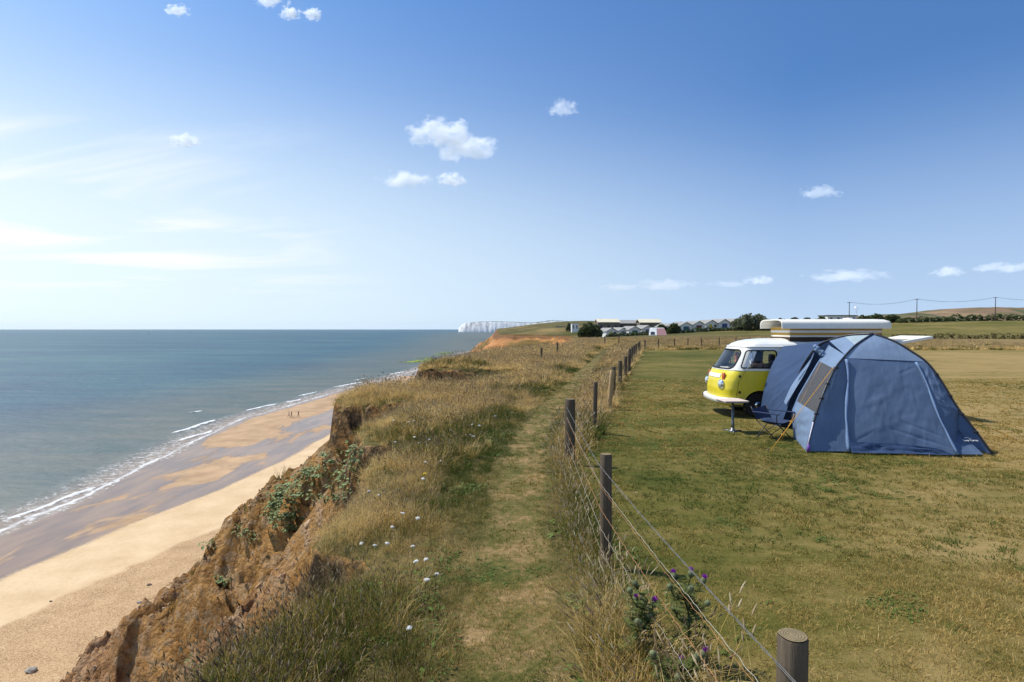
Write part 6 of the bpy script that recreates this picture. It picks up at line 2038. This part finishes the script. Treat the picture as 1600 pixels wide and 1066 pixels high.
def hall(px0, px1, y, py_top, depth, label, roofm, wallm, flat=False, name='building', pitch=1.6):
    x0 = (px0-CX)/F*y; x1 = (px1-CX)/F*y; xc = (x0+x1)/2; zb = Hs(xc, y); h = CZ - (py_top-HY)/F*y - zb; w = x1-x0
    root = tag(empty(name, (xc, y, zb)), label, 'building')
    e = h - (0.3 if flat else pitch)
    wl = MB(); wl.box((-w/2, 0, -.5), (w/2, depth, e)); wl.build('wall', M[wallm], root)
    rf = MB()
    if flat: rf.box((-w/2-.4, -.5, e+.002), (w/2+.4, depth+.4, h))
    else:
        v = [(-w/2-.3, -.5, e), (w/2+.3, -.5, e), (w/2+.3, depth/2, h), (-w/2-.3, depth/2, h), (-w/2-.3, depth+.5, e), (w/2+.3, depth+.5, e)]
        rf.add(v + [(a, b, c-.15) for a, b, c in v], [(0, 1, 2, 3), (3, 2, 5, 4), (6, 9, 8, 7), (9, 10, 11, 8), (0, 6, 7, 1), (4, 5, 11, 10), (0, 3, 9, 6), (3, 4, 10, 9), (1, 7, 8, 2), (2, 8, 11, 5)])
    rf.build('roof', M[roofm], root)
    nw = max(2, int(w/3.0))
    for k in range(nw):
        xx = -w/2 + w*(k+.5)/nw
        f = MB(); f.box((xx-.55, -.05, e*.40), (xx+.55, -.003, e*.80)); f.build('window', M['door_dark'], root)
    return root
hall(934, 968, 262, 498.0, 9, 'long low building with a bright cream roof behind the first chalets', 'roof_c', 'wall_d')
hall(966, 1000, 270, 500.0, 9, 'long low building with a dull grey-brown roof between two cream roofed ones', 'roof_g', 'wall_d')
hall(1000, 1033, 262, 498.5, 9, 'long low building with a cream roof behind the middle of the chalet row', 'roof_c', 'wall_d')
hall(893.5, 904, 560, 505, 9, 'narrow white two-storey building beside the dark rounded bush', 'roof_g', 'wall_w', True)
hall(1293, 1338, 262, 492.5, 8, 'flat roofed white building with a black roof edge, just above the raised van roof', 'door_dark', 'wall_w', True)
hall(868, 884, 640, 510, 8, 'small weathered grey hut near the headland edge', 'roof_g', 'roof_g', True, 'hut')
# white camper awning with a pink panel in front of the chalets
def caravan():
    y = 190; x = (1026-CX)/F*y; zb = Hs(x, y)
    root = tag(empty('caravan', (x, y, zb)), 'small white caravan with a dull pink awning parked in front of the chalets', 'caravan')
    b = MB(); b.rbox((-2.0, -1, .45), (2.4, 1, 2.5), .4, 3); b.build('body', M['wall_w'], root, True)
    w = MB(); w.box((.8, -1.03, 1.3), (1.8, -1.004, 2.0)); w.build('window', M['door_dark'], root)
    for xx in (-.3, .5):
        t = MB(); t.lathe([(.1, -.1), (.33, -.1), (.33, .1), (.1, .1)], 16, 0, Matrix.Translation((xx, -.92, .33)) @ Matrix.Rotation(R(90), 4, 'X')); t.build('wheel', M['tyre'], root)
    a = MB(); a.add([(-.2, -1.05, 2.3), (2.3, -1.05, 2.3), (2.7, -3.0, .05), (-.5, -3.0, .05), (-.2, -1.05, 0), (2.3, -1.05, 0)], [(0, 1, 2, 3), (0, 3, 4), (1, 5, 2)])
    a.build('awning', simple('pink_awning', (.42, .22, .22), .8), root)
    a = MB(); a.add([(-2.6, -1.05, 2.2), (-.3, -1.05, 2.2), (-.6, -3.0, .05), (-3.3, -3.0, .05), (-2.6, -1.05, 0), (-.3, -1.05, 0)], [(0, 1, 2, 3), (0, 3, 4), (1, 5, 2)])
    a.build('awning', M['wall_w'], root)
    d = MB(); d.add([(-2.4, -2.05, 1.2), (-1.2, -2.05, 1.2), (-1.3, -2.9, .2), (-2.7, -2.9, .2)], [(0, 1, 2, 3)]); d.build('awning_window', M['door_dark'], root)
caravan()

# ---- poles and wires
M['pole_wood'] = simple('pole_wood', (.075, .06, .05), .9)
tops = []
for k, (px, pt, y, lab) in enumerate(((1326.5, 472, 235, 'thin wooden utility pole nearest the flat roofed building'), (1432, 467, 240, 'wooden utility pole standing alone above the far hedge'), (1554.5, 464.5, 245, 'wooden utility pole standing against the far hill at the right'), (1690, 463, 250, 'wooden utility pole beyond the right edge of the photo'))):
    x = (px-CX)/F*y; zb = Hs(x, y); zt = CZ - (pt-HY)/F*y
    root = tag(empty('utility_pole', (x, y, zb)), lab, 'pole', 'utility poles across the far field')
    s = MB(); s.tube([(0, 0, -.5), (0, 0, (zt-zb)*.5), (0, 0, zt-zb)], [.17, .15, .11], 8); s.build('shaft', M['pole_wood'], root)
    c = MB(); c.rbox((-.8, -.06, zt-zb-.35), (.8, .06, zt-zb-.22), .02); c.build('cross_arm', M['pole_wood'], root)
    for xx in (-.7, .7):
        i_ = MB(); i_.lathe([(.05, 0), (.07, .06), (.03, .16)], 8, 0, Matrix.Translation((xx, 0, zt-zb-.22))); i_.build('insulator', M['pole_wood'], root)
    tops.append(Vector((x, y, zt-.06)))
for k in range(3):
    for s, lb in ((-.7, 'left'), (.7, 'right')):
        a = tops[k] + Vector((s, 0, 0)); b = tops[k+1] + Vector((s, 0, 0))
        mb = MB(); mb.tube([a.lerp(b, t) - Vector((0, 0, 1.5*4*t*(1-t))) for t in np.linspace(0, 1, 20)], .028, 5)
        o = mb.build('overhead_wire', M['pole_wood'], None, False, a); tag(o, 'thin overhead wire strung between two utility poles', 'wire', 'overhead wires')
# a pale kite over the hedge, a sail on the sea
kp = pd(1338, 482, 300)
mb = MB()
for i in range(7):
    for j in range(4):
        pass
rows = [[kp + Vector((.95*math.sin(a)*(1-.1*k), .4*k, .8*math.cos(a) - .3 + .2*k)) for a in np.linspace(-1.2, 1.2, 12)] for k in range(4)]
mb.grid(rows)
for a in (0, 4, 7, 11): mb.tube([rows[0][a], kp + Vector((0, 0, -2.6))], .03, 4)
tag(mb.build('kite', simple('pale_pink_cloth', (.75, .60, .58), .7), None, True, kp), 'small pale pink kite flying in the sky above the far trees', 'kite')
def sailboat():
    y = 2600; x = (232-CX)/F*y
    root = tag(empty('sailboat', (x, y, SEA)), 'tiny white sailing boat far out near the sea horizon', 'boat')
    h = MB(); h.add([(-5, 0, 1.2), (0, -1.5, 1.3), (5, 0, 1.6), (0, 1.5, 1.3), (-4, 0, -.3), (4, 0, -.3)], [(0, 1, 2, 3), (0, 4, 1), (1, 4, 5), (1, 5, 2), (2, 5, 3), (3, 5, 4), (3, 4, 0)]); h.build('hull', M['wall_w'], root)
    s = MB(); s.add([(-4, .05, 2.2), (.4, .05, 2.2), (.3, .05, 13), (-4, .3, 2.2), (.4, .15, 2.2), (.3, .15, 13)], [(0, 1, 2), (5, 4, 3), (0, 3, 4, 1), (1, 4, 5, 2), (2, 5, 3, 0)]); s.build('sail', M['wall_w'], root)
    m_ = MB(); m_.tube([(.5, 0, 1), (.5, 0, 13.4)], .12, 6); m_.build('mast', M['steel'], root)
sailboat()

# ---- chalk cliffs far along the coast
def chalk():
    y0 = 4300.0
    pxs = np.linspace(716, 905, 160)
    top_px = np.interp(pxs, [716, 720, 726, 745, 770, 800, 820, 835, 850, 866, 885, 905], [512, 508, 504.3, 503.2, 503.0, 503.6, 504.4, 505, 503.2, 501.2, 502.0, 504.5])
    rows = []
    ys = y0 + 1.4*(pxs-716)*np.linspace(0, 1, 160)
    X0 = (pxs-CX)/F*ys
    zt = CZ - (top_px-HY)/F*ys + 3*fbm(pxs*.4, pxs*0, 3, 131)
    zb = np.full_like(zt, SEA-1.0)
    fr = np.array([0, .03, .25, .5, .75, .93, 1.0])
    for f_ in fr:
        yy = ys + 55*f_**1.3 + 5*fbm(pxs*.30, pxs*0 + f_*.7, 4, 133) - 3*np.abs(fbm(pxs*.55, pxs*0+1, 3, 135))
        rows.append(np.stack([X0, yy, zb + (zt-zb)*f_], 1))
    for k, dz in ((180, 5), (600, 9), (1500, 2)):
        rows.append(np.stack([X0, ys + k, zt + dz*sm(716, 760, pxs) - (0 if k < 1000 else 60)], 1))
    A3 = np.array(rows)
    n = NT('chalk')
    pos = n.new('ShaderNodeNewGeometry'); h = n.attr('grassy')
    c1 = n.noise(n.mapping(pos.outputs['Position'], (.03, .03, .012)), 1.0, 6, .75)
    ch = n.ramp(c1, [(.36, (.40, .39, .37)), (.47, (.68, .67, .65)), (.60, (.80, .79, .77))])
    gr = n.ramp(n.noise(pos.outputs['Position'], .006, 4), [(.4, (.06, .085, .03)), (.6, (.11, .12, .05))])
    n.base(n.mix(n.mrange(h, .4, .6), ch, gr), .95, .1)
    g = np.zeros(A3.shape[:2]); g[len(fr):] = 1; g[len(fr)-1] = .55
    mesh_grid('chalk_cliffs', A3[..., 0], A3[..., 1], A3[..., 2], n.mat, dict(grassy=g), smooth=False)
chalk()
# ---- the low hill at the right and the land behind the field
def hills():
    n = NT('hill_land'); pos = n.new('ShaderNodeNewGeometry').outputs['Position']
    a = n.noise(pos, .012, 5, .6); b = n.vor(n.mapping(pos, (1, .4, 1)), .010, 'F1', 'Color')
    sp = n.new('ShaderNodeSeparateColor'); n.link(b, sp.inputs[0])
    c = n.ramp(n.math('ADD', n.math('MULTIPLY', a, .55), n.math('MULTIPLY', sp.outputs[0], .45)), [(.25, (.05, .065, .025)), (.45, (.10, .10, .04)), (.6, (.19, .12, .07)), (.8, (.30, .22, .11))])
    n.base(c, .95, .1)
    pxs = np.linspace(1290, 1900, 120)
    top = np.interp(pxs, [1290, 1400, 1440, 1475, 1500, 1520, 1560, 1600, 1700, 1900], [499, 491, 489.5, 487, 483.5, 481.3, 480.6, 481, 478, 476])
    ys = 1500 + 0*pxs; X0 = (pxs-CX)/F*ys; zt = CZ - (top-HY)/F*ys
    rows = []
    for f_, dy in ((-0.05, -500), (.35, -330), (.6, -200), (.8, -110), (.95, -40), (1.0, 0), (1.0, 120), (.6, 420), (0, 800)):
        z = 2 + (zt-2)*f_ + 2.0*fbm(pxs*.1, pxs*0 + dy*.01, 3, 137)*(1 if f_ > 0 else 0)
        rows.append(np.stack([X0, ys + dy, z], 1))
    A3 = np.array(rows)
    mesh_grid('hills', A3[..., 0], A3[..., 1], A3[..., 2], n.mat)
    # scattered trees of the hill side
hills()

# green weed on the rocks at the foot of the headland
def weed():
    n = NT('green_weed'); pos = n.new('ShaderNodeNewGeometry').outputs['Position']
    c = n.ramp(n.noise(pos, .12, 4, .7), [(.38, (.10, .11, .05)), (.5, (.26, .34, .02)), (.65, (.42, .50, .03))])
    n.base(c, .8, .3)
    mb = MB(); rg = random.Random(3)
    for (px, py, w, d) in ((650, 565, 26, 1.6), (662, 563.4, 30, 2), (688, 552.2, 16, 1.6), (700, 550.8, 18, 2), (672, 562.2, 14, 1.5), (645, 566, 44, 2.2), (668, 560, 40, 2.2), (690, 555, 34, 2.4)):
        g = gp(px, py, SEA)
        for k in range(40):
            a = rg.uniform(0, 6.28); r_ = math.sqrt(rg.random())
            x = g.x + math.cos(a)*r_*w*g.y/F*.5; y = g.y + math.sin(a)*r_*d*g.y*.011
            mb.blob((x, y, SEA + .02), (rg.uniform(.5, 1.6), rg.uniform(1, 3.5), rg.uniform(.10, .25)), 0, 1, k, .3)
    o = mb.build('seaweed_rocks', n.mat, None, True); o['kind'] = 'stuff'; o['label'] = 'low rocks covered in bright green weed at the edge of the sea'
weed()
# a pale boulder and a few stones on the shingle
def boulders():
    for k, (px, py, s, lab) in enumerate(((40, 1056, .42, 'pale grey boulder on the shingle at the bottom left corner'), (228, 918, .20, 'dark stone on the shingle below the cliff, higher up the beach'), (212, 946, .22, 'flat pale stone on the shingle close to the foot of the slope'), (72, 944, .12, 'small dark stone lying on the pale sand near the shingle'))):
        g = gp(px, py, SEA+.9); z = float(beach_h(np.array([g.x]), np.array([g.y]))[0]); g = gp(px, py, z)
        mb = MB(); mb.blob((0, 0, s*.2), (s, s*.7, s*.45), 0, 3, k, .22)
        o = mb.build('boulder', simple('stone', (.33, .30, .26) if k in (0, 2) else (.12, .09, .07), .9, .2, 0, .25, 4, .6, 14), None, True); o.location = g; tag(o, lab, 'stone')
boulders()
# ---------------------------------------------------------------- fair-weather clouds: lumps of real vapour
def cloud_material(name, seed, dens, size):
    m = bpy.data.materials.new(name); m.use_nodes = True; nt = m.node_tree; nt.nodes.clear()
    def new(t): return nt.nodes.new(t)
    L = nt.links.new
    out = new('ShaderNodeOutputMaterial'); pv = new('ShaderNodeVolumePrincipled')
    pv.inputs['Color'].default_value = (1, 1, 1, 1); pv.inputs['Anisotropy'].default_value = .25
    tc = new('ShaderNodeTexCoord').outputs['Object']
    # object space is a unit ball; flatten the base
    sp = new('ShaderNodeSeparateXYZ'); L(tc, sp.inputs[0])
    ln = new('ShaderNodeVectorMath'); ln.operation = 'LENGTH'; L(tc, ln.inputs[0])
    nz = new('ShaderNodeTexNoise'); mp = new('ShaderNodeMapping'); L(tc, mp.inputs[0]); mp.inputs['Location'].default_value = (seed*3.7, seed*1.3, seed*2.1); mp.inputs['Scale'].default_value = size
    L(mp.outputs[0], nz.inputs['Vector']); nz.inputs['Scale'].default_value = 1.9; nz.inputs['Detail'].default_value = 7; nz.inputs['Roughness'].default_value = .60
    def mth(op, a, b=0.0, clamp=False):
        n = new('ShaderNodeMath'); n.operation = op; n.use_clamp = clamp
        for i, q in enumerate((a, b)):
            if isinstance(q, (int, float)): n.inputs[i].default_value = q
            else: L(q, n.inputs[i])
        return n.outputs[0]
    v = mth('SUBTRACT', mth('ADD', mth('MULTIPLY', nz.outputs[0], 3.4), -0.92), ln.outputs['Value'])
    v = mth('SUBTRACT', v, mth('MULTIPLY', mth('MAXIMUM', mth('MULTIPLY', sp.outputs[2], -1.0), 0.25), .55))
    v = mth('MULTIPLY', v, 5.0, True)
    L(mth('MULTIPLY', v, dens), pv.inputs['Density'])
    L(pv.outputs[0], out.inputs['Volume'])
    return m
def clouds():
    spec = [  # px, py, width px, height px, distance, label
        (688, 212, 84, 40, 2400, 'upper half of the largest puffy white cloud, ragged towards the left'),
        (726, 234, 92, 36, 2440, 'lower right half of the largest puffy white cloud with a broad flat base'),
        (633, 284, 72, 24, 3100, 'small flat white cloud below and left of the largest cloud'),
        (706, 283, 40, 22, 3150, 'small round white cloud just below the largest cloud'),
        (879, 173, 40, 24, 2300, 'small lone faint cloud high to the right of the largest cloud'),
        (1278, 303, 54, 18, 3400, 'small flat cloud high above the camper van'),
        (293, 223, 40, 18, 2600, 'small bright cloud over the sea at the left'),
        (284, 23, 32, 16, 1700, 'tiny cloud near the top edge at the upper left'),
        (428, 3, 52, 26, 1600, 'ragged cloud cut by the top edge of the photo'),
        (459, 27, 30, 18, 1650, 'tiny bright cloud just under the ragged one at the top edge'),
        (492, 29, 26, 18, 1650, 'tiny cloud at the right end of the group by the top edge'),
        (966, 451, 56, 12, 8000, 'low small cloud over the chalets, leftmost of the low row'),
        (1037, 446, 80, 16, 8000, 'low cloud over the right end of the chalets, second of the low row'),
        (1140, 444, 60, 10, 8200, 'low faint cloud left of a brighter one above the van'),
        (1187, 439, 40, 14, 8200, 'low bright cloud above the raised roof of the van'),
        (1322, 433, 110, 17, 8500, 'low long cloud above the first utility pole'),
        (1477, 426, 48, 15, 8500, 'low cloud between the two right utility poles'),
        (1562, 420, 72, 15, 8500, 'low cloud near the right edge above the far hill')]
    for k, (px, py, w, h, d, lab) in enumerate(spec):
        c = pd(px, py, d); rx = w*.5*d/F*1.35; rz_ = h*.5*d/F*1.5; ry = rx*.55
        bm = bmesh.new(); bmesh.ops.create_icosphere(bm, subdivisions=3, radius=1.0)
        me = bpy.data.meshes.new('cloud'); bm.to_mesh(me); bm.free()
        o = bpy.data.objects.new('cloud', me); COL.objects.link(o)
        o.location = c; o.scale = (rx, ry, rz_)
        faint = k in (4, 5, 13)
        me.materials.append(cloud_material('cloud_vapour', k+1, (3.4 if not faint else 1.6)*(.6 if k > 10 else 1)/rx, (1.2, 1.0, max(.55, .9*rz_/rx*2.0))))
        tag(o, lab, 'cloud', 'small white clouds')
cy.volume_step_rate = 0.6
cy.volume_max_steps = 128
cy.volume_bounces = 6
clouds()

# ---------------------------------------------------------------- the air itself
def haze():
    m = bpy.data.materials.new('haze'); m.use_nodes = True; nt = m.node_tree; nt.nodes.clear()
    out = nt.nodes.new('ShaderNodeOutputMaterial'); pv = nt.nodes.new('ShaderNodeVolumePrincipled')
    pv.inputs['Color'].default_value = (.86, .92, 1.0, 1); pv.inputs['Density'].default_value = 1.6e-5; pv.inputs['Anisotropy'].default_value = .2
    nt.links.new(pv.outputs[0], out.inputs['Volume'])
    m.cycles.homogeneous_volume = True
    mb = MB(); mb.box((-40000, -2000, -34), (30000, 32000, 190))
    o = mb.build('haze', m); o['kind'] = 'stuff'; o['label'] = 'thin sea haze in the air'
haze()
